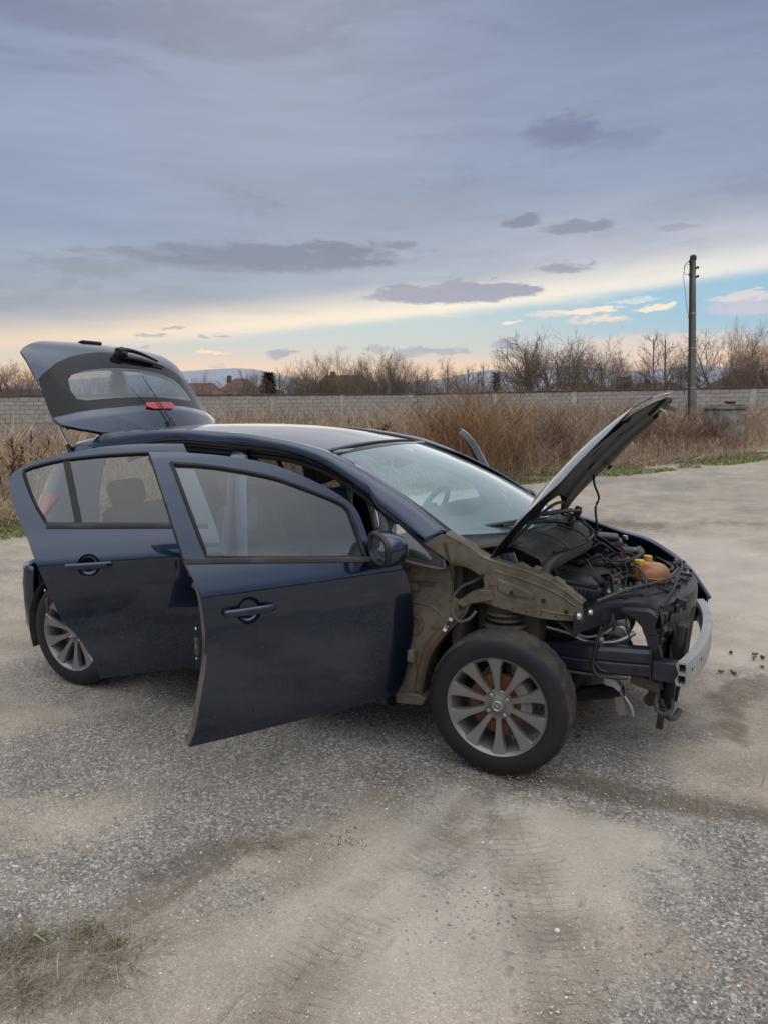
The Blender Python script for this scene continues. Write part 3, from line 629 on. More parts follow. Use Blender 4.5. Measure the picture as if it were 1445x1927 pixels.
# ------------------------------------------------------------------ block wall behind the field
WALLM = [material('grey_block_%d' % i, c, .9, var=.25, vscale=5, bump=.3, dirt=(.30,.27,.235), dscale=1.2, damt=.5) for i, c in enumerate([(.47,.44,.395), (.50,.47,.425), (.44,.41,.365), (.58,.555,.51)])]
MORTAR = material('mortar', (.43,.40,.36), .95, var=.3, vscale=2, dirt=(.12,.105,.09), dscale=.8, damt=.4)
COPE = material('coping', (.10,.09,.085), .9, var=.3, vscale=3)
def block_wall(A, B, label, seed):
    A, B = np.array(A), np.array(B); d = B-A; Ln = np.hypot(d[0], d[1]); d = d/Ln; ang = math.atan2(d[1], d[0]); rg = random.Random(seed)
    root = empty('block_wall', (A[0], A[1], 0), None, ang, T(label, 'wall'))
    put_local = lambda o, p: (setattr(o, 'location', p))
    core = box('wall_core', (Ln/2, .12, 1.13), (Ln, .16, 2.36), MORTAR, root, bev=0)
    nb = int(Ln/.42); bl = [[], [], [], []]
    for k in range(4):
        bm = bmesh.new(); bm_box(bm, (0, 0, 0), (.40, .05, .186), None, .006, 1)
        for v in bm.verts: v.co.x += rg.uniform(-.004, .004); v.co.z += rg.uniform(-.004, .004)
        me = bpy.data.meshes.new('brick'); bm.to_mesh(me); bm.free(); me.materials.append(WALLM[k]); bl[k] = me
    rest = []; cnt = 0
    order = [(r, i) for r in range(5, -1, -1) for i in range(nb)]
    for r, i in order:
        x = i*.42+.21+(.21 if r % 2 else 0)
        if x > Ln-.2: continue
        t = value_noise(np.array([x+seed*9.]), np.array([r*.42]), .35, 5)[0]; k = 3 if t > .62 and rg.random() < .8 else rg.choice((0, 0, 1, 2))
        p = (x, .028+rg.uniform(-.006, .006), 1.22+.20*r)
        if cnt < 300: o = put('brick', bl[k], None, root); o.location = p; cnt += 1
        else: rest.append(p)
    if rest:
        bm = bmesh.new()
        for p in rest: bm_box(bm, p, (.40, .05, .186))
        from_bm('lower_bricks', bm, WALLM[0], root, props={'kind': 'stuff'})
    for i in range(int(Ln/1.2)): box('coping_slab', (i*1.2+.6, .12, 2.38+rg.uniform(-.012, .012)), (1.17, .34, .075), COPE, root, bev=.01)
    for i in range(1, int(Ln/4.2)): box('wall_pillar', (i*4.2+rg.uniform(-.5, .5), .055, 1.2), (.26, .14, 2.3), WALLM[0], root, bev=.01)
CORNER = W(1.9, 41.3)
block_wall(W(-26., 32.), CORNER, 'grey block wall with dark coping behind the weeds, left of its bend', 3)
block_wall(CORNER, W(25.5, 33.2), 'weathered block wall with pale patches and dark coping, behind the raised bonnet and the pole', 4)
# ------------------------------------------------------------------ pole and concrete block
CONC = material('pole_concrete', (.19,.18,.165), .9, var=.25, vscale=2.5, bump=.3, dirt=(.12,.11,.10), dscale=1.5, damt=.35)
CONCL = material('old_concrete', (.30,.285,.25), .95, var=.35, vscale=3, bump=.6, bscale=14, dirt=(.10,.095,.07), dscale=2.2, damt=.55)
DARKW = material('dark_weathered', (.05,.045,.042), .8, var=.3)
RUST = material('rust', (.17,.07,.035), .9, var=.4, vscale=10)
STEEL = material('bare_steel', (.55,.55,.54), .4, metal=.8, dirt=(.2,.17,.13), damt=.3)
def pole():
    b = at_px(1302, 29.); t = at_px(1289, 29.); root = empty('utility_pole', b, None, 0, T('leaning concrete utility pole with cut wires, rising behind the weeds on the right', 'pole'))
    off = np.array((t-b)); H = 7.2
    P = lambda k: off*k*1.05+np.array((0, 0, H*k))
    rows = []
    for k in np.linspace(0, 1, 14):
        r = .15-.055*k; c = P(k); rows.append([c+np.array((r*math.cos(a)*(1 if abs(math.cos(a)) > .3 else 1), r*math.sin(a), 0)) for a in np.linspace(.3, .3+2*math.pi, 10, endpoint=False)])
    loft('shaft', rows, CONC, root, closed=True, caps=True, sharp=30)
    rt = np.array((HY, -HX, 0)); fw = np.array((HX, HY, 0))
    loft('dark_board', [[P(k)-rt*(.135-.055*k)+rt*s*.045-fw*q*.05 for s, q in ((-1, 1), (1, 1.6), (1, -1), (-1, -1))] for k in np.linspace(0, .98, 8)], DARKW, root, closed=True, caps=True)
    for k in (.31, .52, .70): lathe('steel_band', [(.155-.055*k, -.02), (.162-.055*k, -.015), (.162-.055*k, .015), (.155-.055*k, .02)], P(k), (0, 0, 1), STEEL, root, 14)
    box('top_clamp', P(.985), (.22, .22, .14), DARKW, root, bev=.01)
    for k, s in ((.965, -1), (.935, 1), (.90, -1), (.89, 1)):
        c = P(k)+rt*s*.14-fw*.05; ins = lathe('insulator', [(.02, -.06), (.05, -.05), (.035, -.01), (.055, .02), (.03, .06)], c, rt*s+np.array((0, 0, .4)), DARKW, root, 10)
    w1 = [P(.97)-rt*.2, P(.93)-rt*.33, P(.88)-rt*.36, P(.82)-rt*.30, P(.74)-rt*.24, P(.66)-rt*.14]; tube('loose_wire', w1, .009, DARKW, root, 5)
    w2 = [P(.95)-rt*.15, P(.955)-rt*.30, P(.91)-rt*.34, P(.9)-rt*.2]; tube('loose_wire', w2, .009, DARKW, root, 5)
    w3 = [P(.34)-rt*.16, P(.30)-rt*.32, P(.22)-rt*.24, P(.1)-rt*.28]; tube('loose_wire', w3, .009, DARKW, root, 5)
pole()
def well():
    b = at_px(1360, 25.5); root = empty('concrete_chamber', b, None, YAW-math.pi/2+.12, T('square mossy concrete chamber with a lid among the weeds right of the pole', 'concrete block'))
    bm = bmesh.new(); bm_box(bm, (0, 0, .70), (.98, .95, 1.42), None, .03, 2)
    bmesh.ops.subdivide_edges(bm, edges=bm.edges, cuts=3, use_grid_fill=True)
    for v in bm.verts: v.co += Vector((rnd.uniform(-.012, .012), rnd.uniform(-.012, .012), rnd.uniform(-.01, .01)))
    from_bm('chamber_body', bm, CONCL, root, sharp=30)
    box('lid_slab', (0, 0, 1.46), (1.08, 1.05, .09), CONCL, root, bev=.015); box('upper_slab', (.08, 0, 1.55), (.86, .8, .07), CONCL, root, (0, 0, .05), .015)
    lathe('rusty_cover', [(.13, 0), (.17, .05), (.20, .10), (.05, .11)], (.18, 0, 1.585), (0, 0, 1), RUST, root, 16)
well()
q = at_px(1425, 24.5)
PUD = material('pale_slab', (.55,.53,.50), .6, var=.2, vscale=2)
fn = lambda a, b, c: Vector((q[0]+a*HY+b*HX, q[1]-a*HX+b*HY, .02+c))
prism('concrete_slab', [(-1.0,-.5),(-.2,-.75),(1.1,-.7),(1.8,-.1),(1.2,.6),(-.4,.7),(-.9,.2)], fn, .06, PUD, props=T('pale concrete slab lying in the weeds by the right edge of the picture', 'slab'))
# ------------------------------------------------------------------ bare trees
BARK = [material('bark_%d' % i, c, .95, var=.3, vscale=6) for i, c in enumerate([(.21,.165,.135), (.26,.19,.145), (.17,.14,.12)])]
def grow(seed, H, kind):
    """bare tree as (trunk, crown) meshes: kind 0 wide round, 1 upright several stems, 2 slim poplar"""
    rg = np.random.default_rng(seed); tr = []; tw = []
    def branch(p, d, ln, r, lv, up):
        nseg = 4 if lv < 2 else 3; pts = [p]; q = p.copy()
        for s in range(nseg):
            d = d+rg.normal(0, .07+.035*lv, 3)+np.array((0, 0, up)); d /= np.linalg.norm(d); q = q+d*ln/nseg; pts.append(q)
        re = r*(.62 if lv < 3 else .4); (tr if lv < 2 else tw).append((pts, r, re, lv))
        if lv >= 5: return
        nb = {0: [6, 5, 5, 4, 4], 1: [5, 4, 4, 4, 3], 2: [13, 4, 3, 3, 0]}[kind][lv]; az = rg.uniform(0, 6.28)
        for b in range(nb):
            lo = {0: .55, 1: .25, 2: .18}[kind] if lv == 0 else .28
            t = lo+(1-lo)*(b+rg.uniform(.2, 1.))/nb; t = min(t, 1.); k = t*nseg; i = min(int(k), nseg-1); o = pts[i]+(pts[i+1]-pts[i])*(k-i)
            dd = pts[i+1]-pts[i]; dd /= np.linalg.norm(dd); a_, b_ = frame_at(dd); az += 2.4+rg.uniform(-.5, .5); ax = math.cos(az)*a_+math.sin(az)*b_
            sp = rg.uniform(.8, 1.2)*({0: .95, 1: .5, 2: .75}[kind] if lv == 0 else {0: .62, 1: .48, 2: .5}[kind])
            nd = dd*math.cos(sp)+ax*math.sin(sp)
            if lv == 0: l2 = {0: ln*rg.uniform(1.05, 1.35), 1: ln*rg.uniform(.45, .65), 2: ln*.34*(1.25-t)*rg.uniform(.8, 1.2)}[kind]
            else: l2 = ln*rg.uniform(.50, .68)
            branch(o, nd, l2, max(.007, r*({0: .55, 1: .6, 2: .4}[kind] if lv == 0 else .58)*(1.15-.35*t)), lv+1, {0: .045, 1: .07, 2: .06}[kind])
    if kind == 1:
        for k in range(4): branch(np.array((rg.normal(0, .2), rg.normal(0, .2), 0)), np.array((rg.normal(0, .20), rg.normal(0, .20), 1.)), H*rg.uniform(.60, .75), .075, 0, .04)
    elif kind == 0: branch(np.zeros(3), np.array((0, 0, 1.)), H*.34, .17, 0, .02)
    else: branch(np.zeros(3), np.array((0, 0, 1.)), H*.92, .09, 0, .04)
    def build(lst, segs):
        V = []; F = []
        for pts, r0, r1, lv in lst:
            sg = segs if lv < 2 else 3; n = len(pts)
            for i, q in enumerate(pts):
                d = pts[min(i+1, n-1)]-pts[max(i-1, 0)]; a, b = frame_at(d); r = r0+(r1-r0)*i/(n-1)
                for s in range(sg): t = 2*math.pi*s/sg; V.append(q+r*(math.cos(t)*a+math.sin(t)*b))
            b0 = len(V)-n*sg
            for i in range(n-1):
                for s in range(sg): F.append((b0+i*sg+s, b0+i*sg+(s+1) % sg, b0+(i+1)*sg+(s+1) % sg, b0+(i+1)*sg+s))
        V = np.array(V); return V, np.array(F)
    tV, tF = build(tr, 5); cV, cF = build(tw, 3); top = max(np.percentile(cV[:, 2], 99.7), tV[:, 2].max()); k = H/top
    return (tV*k, tF, cV*k, cF)
TPL = []
for i, (kd, sd) in enumerate([(0, 5), (0, 12), (1, 3), (1, 8), (2, 4), (2, 9), (1, 15)]):
    tV, tF, cV, cF = grow(sd, 8., kd); ms = []
    for nm, v, f, mt in (('trunk', tV, tF, BARK[i % 3]), ('crown', cV, cF, BARK[i % 2])):
        me = bpy.data.meshes.new(nm); me.from_pydata([tuple(p) for p in v], [], [tuple(int(q) for q in p) for p in f]); me.polygons.foreach_set('use_smooth', [True]*len(me.polygons)); me.materials.append(mt); ms.append(me)
    TPL.append(ms)
KIND = ['wide round bare tree', 'dense round bare tree', 'upright bare tree', 'vase shaped bare tree', 'slim bare poplar', 'slim bare tree', 'crooked bare tree']
def tree(k, px, top, dep, wide=1., where='', extra='', grp='bare trees behind the wall'):
    hor = 778.8-.0124*px; H = 1.56+(hor-top)/FPX*dep; b = at_px(px, dep); s = H/8.
    root = empty('bare_tree', b, None, rnd.uniform(0, 6.28), T(((extra or KIND[k])+' '+where).strip(), 'tree', grp)); root.scale = (s*wide, s*wide, s)
    for nm, me in zip(('trunk', 'crown'), TPL[k]): put(nm, me, None, root)
TREES = [ (0, 170, 708, 62, .7, 'seen through the left part of the tailgate glass'), (3, 205, 704, 60, .8, 'seen through the middle of the tailgate glass'), (2, 255, 712, 60, .8, 'seen behind the antenna through the tailgate glass'), (0, 300, 708, 62, .8, 'seen through the right part of the tailgate glass'), (2, 340, 710, 60, .7, 'behind the far edge of the tailgate'), # template, px, top y, depth, width, where
 (2, 12, 676, 52, 1.0, 'at the left edge of the picture, left of the raised tailgate'), (3, 45, 682, 55, 1.0, 'just left of the raised tailgate'), (2, 80, 690, 58, 1, 'hidden in part by the near corner of the raised tailgate'),
 (3, 392, 702, 58, .8, 'between the tailgate and the first red roof'), (0, 463, 697, 60, .9, 'behind the long red roof right of the tailgate'), (2, 489, 699, 57, .7, 'behind the right end of the long red roof'),
 (5, 530, 694, 60, 1, 'left of the brick house, first past the conifer'), (2, 552, 690, 58, .8, 'second past the conifer, left of the brick house'), (3, 572, 684, 60, .8, 'third past the conifer, left of the brick house'),
 (3, 603, 664, 56, .8, 'at the left corner of the brick house, tall'), (6, 628, 668, 57, .7, 'in front of the left half of the brick house'), (3, 662, 664, 56, .75, 'in front of the right half of the brick house'), (2, 688, 690, 60, .6, 'low, just right of the brick house'),
 (6, 708, 662, 54, .8, 'tall, above the middle of the car roof'), (3, 735, 660, 55, .8, 'tall, above the front of the car roof'), (2, 760, 662, 55, .7, 'tall, above the windscreen top, darker than its neighbours'), (3, 790, 680, 58, .7, 'left of the forked tree, above the windscreen'),
 (6, 838, 672, 56, .55, 'standing out of the thicket above the windscreen'), (2, 812, 700, 60, .7, 'low in the thicket left of the forked tree'), (3, 868, 690, 60, .6, 'right of the forked tree in the thicket'), (5, 893, 695, 60, 1, 'left of the small conifer, in the thicket'), (2, 912, 700, 61, .6, 'beside the small conifer in the thicket'),
 (0, 1010, 628, 52, 1.05, 'biggest of all, above the bonnet hinge'), (1, 1040, 632, 55, .8, 'leaning on the biggest crown above the bonnet'), (0, 975, 655, 54, .75, 'left shoulder of the biggest crown'), (3, 1085, 645, 54, .7, 'between the biggest tree and the round crown above the bonnet'), (1, 1120, 633, 52, .8, 'above the middle of the raised bonnet'), (2, 1150, 660, 55, .7, 'right shoulder of the round crown above the bonnet'), (6, 1175, 680, 57, .7, 'low, above the bonnet just left of its tip'),
 (4, 1226, 624, 54, 1., 'left one of the poplar pair left of the pole'), (5, 1252, 628, 54, 1., 'right one of the poplar pair left of the pole'), (3, 1205, 665, 56, .7, 'low, left of the poplar pair', 'bushy tree'), (2, 1277, 665, 55, .6, 'just left of the concrete pole'),
 (0, 1335, 630, 52, .8, 'first right of the concrete pole'), (6, 1362, 640, 52, .7, 'above the concrete chamber'), (3, 1385, 606, 48, .6, 'tallest right of the pole'), (2, 1410, 612, 50, .6, 'near the right edge, second tallest'), (1, 1440, 650, 52, .8, 'cut off by the right edge of the picture'), (3, 1310, 675, 56, .7, 'low behind the concrete pole'), (2, 1480, 640, 52, .8, 'beyond the right edge of the picture')]
for t in TREES: tree(*t)
for i in range(17):                                       # the thin row of saplings nobody can tell apart
    px = 545+i*22.5+rnd.uniform(-7, 7); tree(rnd.choice((2, 4, 5, 5)), px, 690+rnd.uniform(-16, 12), rnd.uniform(56, 66), rnd.uniform(.7, 1.1), '', 'thin bare sapling in the long row behind the wall above the car roof', 'saplings in the row behind the wall')
GREEN = attr_material('conifer_needles', .9)
def conifer(px, top, dep, w, label):
    hor = 778.8-.0124*px; H = 1.56+(hor-top)/FPX*dep; b = at_px(px, dep); root = empty('conifer_tree', b, None, 0, T(label, 'tree')); n = int(3200*w+500)
    t = NR.random(n)**.8; a = NR.random(n)*6.283; rr = w*(1-t)**.8*(.35+.65*np.sqrt(NR.random(n)))*(.75+.5*value_noise(a*3, t*9, 1., 7)); base = np.c_[rr*np.cos(a), rr*np.sin(a), .08*H+t*H*.9]
    V, F, C = ribbons(base, .10+.22*NR.random(n), .8+NR.random(n), np.full(n, .10), np.array([(.04,.05,.042)])*(.6+.9*NR.random((n, 1))), 1, .2, a)
    np_mesh('foliage', V, F, GREEN, root, cols={'col': C}); loft('trunk', tube_rows([(0, 0, 0), (0, 0, H*.95)], [.12, .02], 6), BARK[2], root, closed=True)
conifer(232, 700, 62, 1.1, 'dark conifer seen through the middle of the tailgate glass'); conifer(512, 703, 62, 1.0, 'dark conifer right of the long red roof, behind the wall'); conifer(933, 703, 62, .26, 'small dark conifer in the gap left of the biggest bare tree'); conifer(1170, 712, 60, 1.2, 'low dark evergreen behind the bonnet, left of the poplar pair')
def thicket():
    n = 4200; u = (NR.random(n)*2-1)*.60; dep = 44+17*NR.random(n); px = 722+FPX*np.tan(u); lat = np.tan(u)*dep; x = CAM.x+lat*HY+dep*HX; y = CAM.y-lat*HX+dep*HY
    hgt = 2.5+2.4*smooth(u, -.25, .25)*1.0+.8*(fbm(x, y, .12, 131)-.4)*3-.9*smooth(u, -.12, -.2); hgt = np.clip(hgt*.64, 1.0, 3.0)*(.45+.6*NR.random(n))
    c = np.array([(.13,.098,.088),(.17,.12,.095),(.11,.09,.09),(.19,.135,.10)])[NR.choice(4, n)]*(.7+.6*NR.random((n, 1))); base = np.c_[x, y, np.zeros(n)]; az = NR.random(n)*6.283; ln = .03+.2*NR.random(n)
    L = [ribbons(base, hgt, ln, np.full(n, .04), c, 2, .2, az)]
    for k in range(5):
        t = .3+.65*NR.random(n); r = ln*hgt*(t+.4*t*t); b = base+np.stack([np.cos(az)*r, np.sin(az)*r, hgt*t], -1); L.append(ribbons(b, hgt*(.18+.25*NR.random(n)), .3+.5*NR.random(n), np.full(n, .03), c, 1, .2))
    V, F, C = merge(L); np_mesh('undergrowth', V, F, attr_material('undergrowth_twigs', .95), props={'kind': 'stuff'}, cols={'col': C})
thicket()
def woods_behind():
    """the trees round the other sides of the yard, behind the photographer; seen only as reflections in glass and paint"""
    n = 5200; a = YAW+math.pi+(NR.random(n)*2-1)*2.35; d = 42+26*NR.random(n); x, y = CAM.x+d*np.cos(a), CAM.y+d*np.sin(a); h = (2.5+5.5*fbm(x, y, .09, 311)**1.3)*(.5+.6*NR.random(n)); az = NR.random(n)*6.283; ln = .02+.15*NR.random(n)
    c = np.array([(.13,.10,.085),(.10,.085,.08),(.16,.12,.09)])[NR.choice(3, n)]; base = np.c_[x, y, np.zeros(n)]; L = [ribbons(base, h, ln, np.full(n, .22), c, 2, .2, az)]
    for k in range(4):
        t = .3+.65*NR.random(n); r = ln*h*(t+.4*t*t); b = base+np.stack([np.cos(az)*r, np.sin(az)*r, h*t], -1); L.append(ribbons(b, h*(.18+.25*NR.random(n)), .3+.5*NR.random(n), np.full(n, .16), c, 1, .2))
    V, F, C = merge(L); np_mesh('far_woods', V, F, attr_material('far_twigs', .95), props={'kind': 'stuff'}, cols={'col': C})
woods_behind()
# ------------------------------------------------------------------ houses, greenhouse, mountains
ROOF = material('red_roof', (.17,.085,.062), .9, var=.3, vscale=2, dirt=(.10,.06,.05), dscale=.6, damt=.4); ROOF2 = material('brown_roof', (.15,.075,.05), .9, var=.3, vscale=2)
PLAST = material('house_plaster', (.33,.20,.15), .9, var=.2, vscale=1.5); PLAST2 = material('pale_plaster', (.42,.36,.30), .9, var=.2, vscale=1.5); WIN = material('dark_window', (.02,.022,.025), .15)
def house(px, dep, w, dpt, eave, ridge, label, roof=ROOF, wall=PLAST, rz=0., chim=True, hip=.25):
    b = at_px(px, dep); root = empty('brick_house', b, None, YAW-math.pi/2+rz, T(label, 'house')); box('wall', (0, 0, eave/2), (w, dpt, eave), wall, root, bev=.02)
    o = .35; W2, D2 = w/2+o, dpt/2+o; x = W2-hip*w
    V = [(-W2,-D2,eave+.01),(W2,-D2,eave+.01),(W2,D2,eave+.01),(-W2,D2,eave+.01),(-x,0,ridge),(x,0,ridge)]; V += [(p[0]*.995, p[1]*.995, p[2]-.14) for p in V[:4]]
    rf = mesh('roof', V, [(0,1,5,4),(1,2,5),(2,3,4,5),(3,0,4),(0,6,7,1),(1,7,8,2),(2,8,9,3),(3,9,6,0),(6,9,8,7)], roof, root, False)
    if chim: box('chimney', (-w*.2, -.3, ridge-.1), (.42, .42, .8), roof, rf, bev=.02)
    for k in (-.3, .02, .32):
        wn = box('window', (k*w, -dpt/2-.01, eave*.6), (.9, .06, 1.1), PLAST2, root, bev=.01); box('pane', (k*w, -dpt/2-.035, eave*.6), (.74, .03, .94), WIN, wn, bev=0)
house(378, 74, 5.2, 5, 2.6, 4.35, 'small house with a red hipped roof right of the tailgate'); house(460, 78, 5.6, 6, 2.6, 4.9, 'house with a red roof and chimney, behind the long red shed', hip=.45)
house(478, 72, 6.0, 4, 2.2, 3.55, 'long low shed with a flat red roof right of the tailgate', hip=.05, chim=False); house(652, 70, 5.6, 6, 3.2, 4.75, 'brick house with a brown red roof among the trees above the car roof', ROOF2, rz=.2)
house(40, 66, 7, 6, 2.4, 3.7, 'low brown house behind the trees left of the tailgate', ROOF2, PLAST2); house(1075, 68, 6.5, 6, 2.6, 3.7, 'red roofed house hidden behind the biggest bare trees above the bonnet'); house(1230, 66, 4.5, 6, 2.5, 3.6, 'dark red house behind the poplar pair', ROOF2); house(1395, 62, 4.6, 6, 2.8, 4.0, 'dark red house behind the trees at the right edge', ROOF2)
WHITE = material('white_sheeting', (.75,.76,.78), .5, var=.08)
def greenhouse(px, dep, w, label):
    b = at_px(px, dep); root = empty('greenhouse', b, None, YAW-math.pi/2, T(label, 'greenhouse')); rows = [[(x, -1.5+1.5*(1-math.cos(t)), 1.2+1.35*math.sin(t)) for t in np.linspace(0, math.pi, 9)] for x in (-w/2, w/2)]
    loft('curved_cover', rows, WHITE, root, thick=.03); box('side_wall', (0, -1.5, .6), (w, .04, 1.18), WHITE, root, bev=0)
    for i in range(int(w/2)+1): tube('hoop', [(-w/2+2*i, -1.53+1.53*(1-math.cos(t)), 1.2+1.38*math.sin(t)) for t in np.linspace(0, math.pi, 7)], .03, STEEL, root, 5, 2)
greenhouse(800, 84, 13, 'long white plastic greenhouse glimpsed between the trees above the windscreen'); greenhouse(905, 80, 5, 'short white greenhouse below the small conifer')
def mountain(name, pts, dep, col):
    q = [(722+(p-722), y) for p, y in pts]; pp_ = cr(q, 8); V = []; n = len(pp_)
    rows = []
    for k, (fz, dd) in enumerate(((1, 0), (.7, -500), (.35, -1000), (0, -1700))):
        row = []
        for i, (px, y) in enumerate(pp_):
            hor = 778.8-.0124*px; z = (hor-y)/FPX*dep+1.56; row.append(W((px-722)/FPX*dep, dep+dd*(.8+.4*value_noise(np.array([i*1.]), np.array([k*1.]), .3, 3)[0]), max(0, z*fz*(1 if k == 0 else .8+.4*value_noise(np.array([i*1.]), np.array([k*1.]), .5, 8)[0]))))
        rows.append(row)
    loft(name, rows, material(name+'_hazed_slope', col, 1., var=.08, vscale=.002), None, props={'kind': 'structure'}, sharp=0)
mountain('mountain', [(-60,745),(80,722),(200,712),(300,704),(375,699),(420,696),(455,695),(500,699),(540,708),(600,716),(680,716),(760,720),(830,714),(880,704),(925,698),(960,702),(1020,694),(1080,690),(1180,700),(1300,690),(1400,700),(1550,740)], 7000, (.33,.355,.40))  # distance haze is put into the pale blue-grey colour
# ================================================================== the car
# car frame: x forward from the front axle, y to its left, z up; its right-hand side (y < 0) faces the photographer
PAINT = material('blue_paint', (.014,.028,.062), .26, metal=.8, coat=1., coat_rough=.012, coat_ior=1.6, var=.06, vscale=40, dirt=(.10,.095,.085), dscale=2.2, damt=.06)
PAINTIN = material('blue_paint_inner', (.022,.032,.06), .45, coat=.5, dirt=(.12,.10,.08), dscale=6, damt=.3)
BARE = material('dusty_primer', (.135,.117,.082), .5, var=.25, vscale=5, dirt=(.085,.055,.035), dscale=16, damt=.45, bump=.12, bscale=120)
BAREDK = material('grimy_metal', (.062,.050,.038), .7, var=.3, vscale=9, dirt=(.10,.07,.045), dscale=6, damt=.4, bump=.25, bscale=60)
BLK = material('black_plastic', (.012,.012,.013), .42, dirt=(.07,.065,.058), dscale=7, damt=.18, bump=.08, bscale=300)
GREYPL = material('dusty_plastic', (.060,.058,.056), .6, dirt=(.15,.135,.115), dscale=5, damt=.42, bump=.1, bscale=200)
RUB = material('black_rubber', (.014,.014,.014), .55, dirt=(.06,.055,.05), dscale=8, damt=.2)
TYRE = material('tyre_rubber', (.009,.010,.013), .55, var=.2, vscale=12, dirt=(.07,.06,.048), dscale=4, damt=.10, bump=.15, bscale=80)
TREAD = TYRE
ALLOY = material('alloy_silver', (.25,.245,.24), .40, metal=.65, coat=.25, dirt=(.15,.125,.10), dscale=5, damt=.30)
CHROME = material('chrome', (.75,.75,.74), .18, metal=1.)
ALU = material('raw_aluminium', (.44,.44,.43), .5, metal=.25, var=.12, vscale=6, dirt=(.25,.22,.19), dscale=4, damt=.25)
RUSTD = material('rusty_disc', (.16,.06,.018), .8, var=.4, vscale=18, metal=.2)
FAB = material('seat_fabric', (.05,.053,.057), .95, var=.15, vscale=60, bump=.2, bscale=400)
TRIM = material('cabin_trim', (.042,.046,.05), .8, var=.1, bump=.1, bscale=300); TRIML = material('pale_trim', (.36,.38,.38), .85, var=.06)
GL = glass('window_glass', (.72,.80,.78), 0, .07, (.38,.44,.42), 1.5, 2.6); GLR = glass('tinted_glass', (.48,.53,.53), 0, .03, (.36,.40,.39), 1.5, 2.2); GLH = glass('tailgate_glass', (.26,.33,.34), 0, .12, (.22,.34,.38)); GLW = glass('windscreen_glass', (.62,.85,.85), 0, .24, (.42,.63,.66), 1.6)  # film colours carry painted sky reflection, teal on windscreen, bluish on tailgate
FRIT = material('black_glass', (.008,.010,.013), .08, spec=.28)
REDL = material('red_lens', (.45,.018,.02), .12, coat=1.); MIRR = material('mirror_glass', (.55,.58,.60), .03, metal=1.)
TANK = material('coolant_tank', (.48,.19,.07), .3, var=.25, vscale=9, dirt=(.25,.10,.04), dscale=7, damt=.4, coat=.3); YEL = material('yellow_cap', (.72,.42,.02), .4, coat=.3); REDP = material('red_plug', (.5,.02,.02), .4); WHT = material('white_plug', (.8,.8,.78), .5)
SILV = material('ac_pipe', (.60,.60,.58), .35, metal=.8, dirt=(.25,.22,.18), damt=.3)
STICK = material('sticker', (.85,.92,.9), .5, var=.1, vscale=90)
def smooth_table(xs, ys, lo, hi, sig):
    g = np.linspace(lo, hi, 2400); y = np.interp(g, xs, ys); st = g[1]-g[0]; k = int(4*sig/st)+1; w = np.exp(-.5*(np.arange(-k, k+1)*st/sig)**2); w /= w.sum()
    return g, np.convolve(np.pad(y, k, 'edge'), w, 'valid')
XG, YG = smooth_table([-3.2,-3.0,-2.9,-2.7,-2.5,-1.5,-.8,-.43,0,.5,.8], [.50,.66,.745,.815,.84,.85,.85,.84,.80,.74,.6], -3.3, 1., .06)
ZG, DG = smooth_table([.0,.2,.26,.32,.5,.75,.872,.95,1.0,1.1,1.2,1.3,1.37,1.40,1.45], [.16,.085,.05,.034,.015,-.004,-.004,.029,.056,.098,.143,.19,.23,.26,.34], 0, 1.5, .014)
def SY(x, z): return -(float(np.interp(x, XG, YG))-float(np.interp(z, ZG, DG)))
car = empty('hatchback_car', (0, 0, 0), None, 0, T('dark blue five-door hatchback with doors, bonnet and tailgate open and its bumper stripped off', 'car'))
def side(a, b, s=1, off=0.): return (a, s*(SY(a, b)+off), b)
def mir(pts): return [(p[0], -p[1], p[2]) for p in pts]
# ------------------------------------------------------------------ roof and windscreen
RX = [-.955,-1.112,-1.279,-1.453,-1.60,-1.73,-1.875,-2.05,-2.25,-2.42,-2.55,-2.63,-2.70]
RS = [1.357,1.386,1.413,1.434,1.444,1.450,1.455,1.455,1.447,1.434,1.417,1.402,1.385]
RC = [1.386,1.421,1.450,1.470,1.479,1.484,1.486,1.485,1.478,1.466,1.450,1.436,1.418]
RY = [.57,.565,.56,.56,.56,.56,.56,.558,.55,.54,.525,.51,.49]
rows = []
for x, zs, zc, ys in zip(RX, RS, RC, RY):
    fr = .05 if x > -1.0 else 0
    rows.append([(x+fr*(1-(k/1.)**2)-(.07*(1-k*k) if x < -2.6 else (.03*(1-k*k) if x < -2.5 else 0)), k*ys, zs+(zc-zs)*(1-abs(k)**2.3)) for k in np.linspace(-1, 1, 25)])
rr = [cr([r[j] for r in rows], 4) for j in range(25)]
roof = loft('roof', [[rr[j][i] for j in range(25)] for i in range(len(rr[0]))], PAINT, car, thick=.012, flip=False)
WT = [(-.952+.05*(1-k*k), k*.572, 1.352+.029*(1-k*k)) for k in np.linspace(-1, 1, 25)]
WB = [(-.262+.285*(1-abs(k)**2.2), k*.722, 1.012-.03*(1-k*k)) for k in np.linspace(-1, 1, 25)]
def wrow(t, g=0., off=0.):
    out = []
    for i, k in enumerate(np.linspace(-1, 1, 25)):
        a = np.array(WT[i]); b = np.array(WB[i]); p = a+(b-a)*t; bl = .045*math.sin(math.pi*t)+.0*k
        n = np.array((.47, 0, .88)); out.append(tuple(p+n*(bl*(1-.6*k*k)+off)))
    return out
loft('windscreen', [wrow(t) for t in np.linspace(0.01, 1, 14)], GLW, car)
fr = np.array
def wpt(k, t, off=.002):
    i = (k+1)*12; j = min(int(i), 23); f = i-j; r = wrow(t, 0, off); return tuple(np.array(r[j])*(1-f)+np.array(r[j+1])*f)
prim = []
for nm, ks, t0 in (('windscreen_band', None, None),):
    V = []; 
loft('windscreen_band', [[wpt(k, t) for k in np.linspace(-.97, .97, 25)] for t in (.012, .03, .055)], FRIT, car)
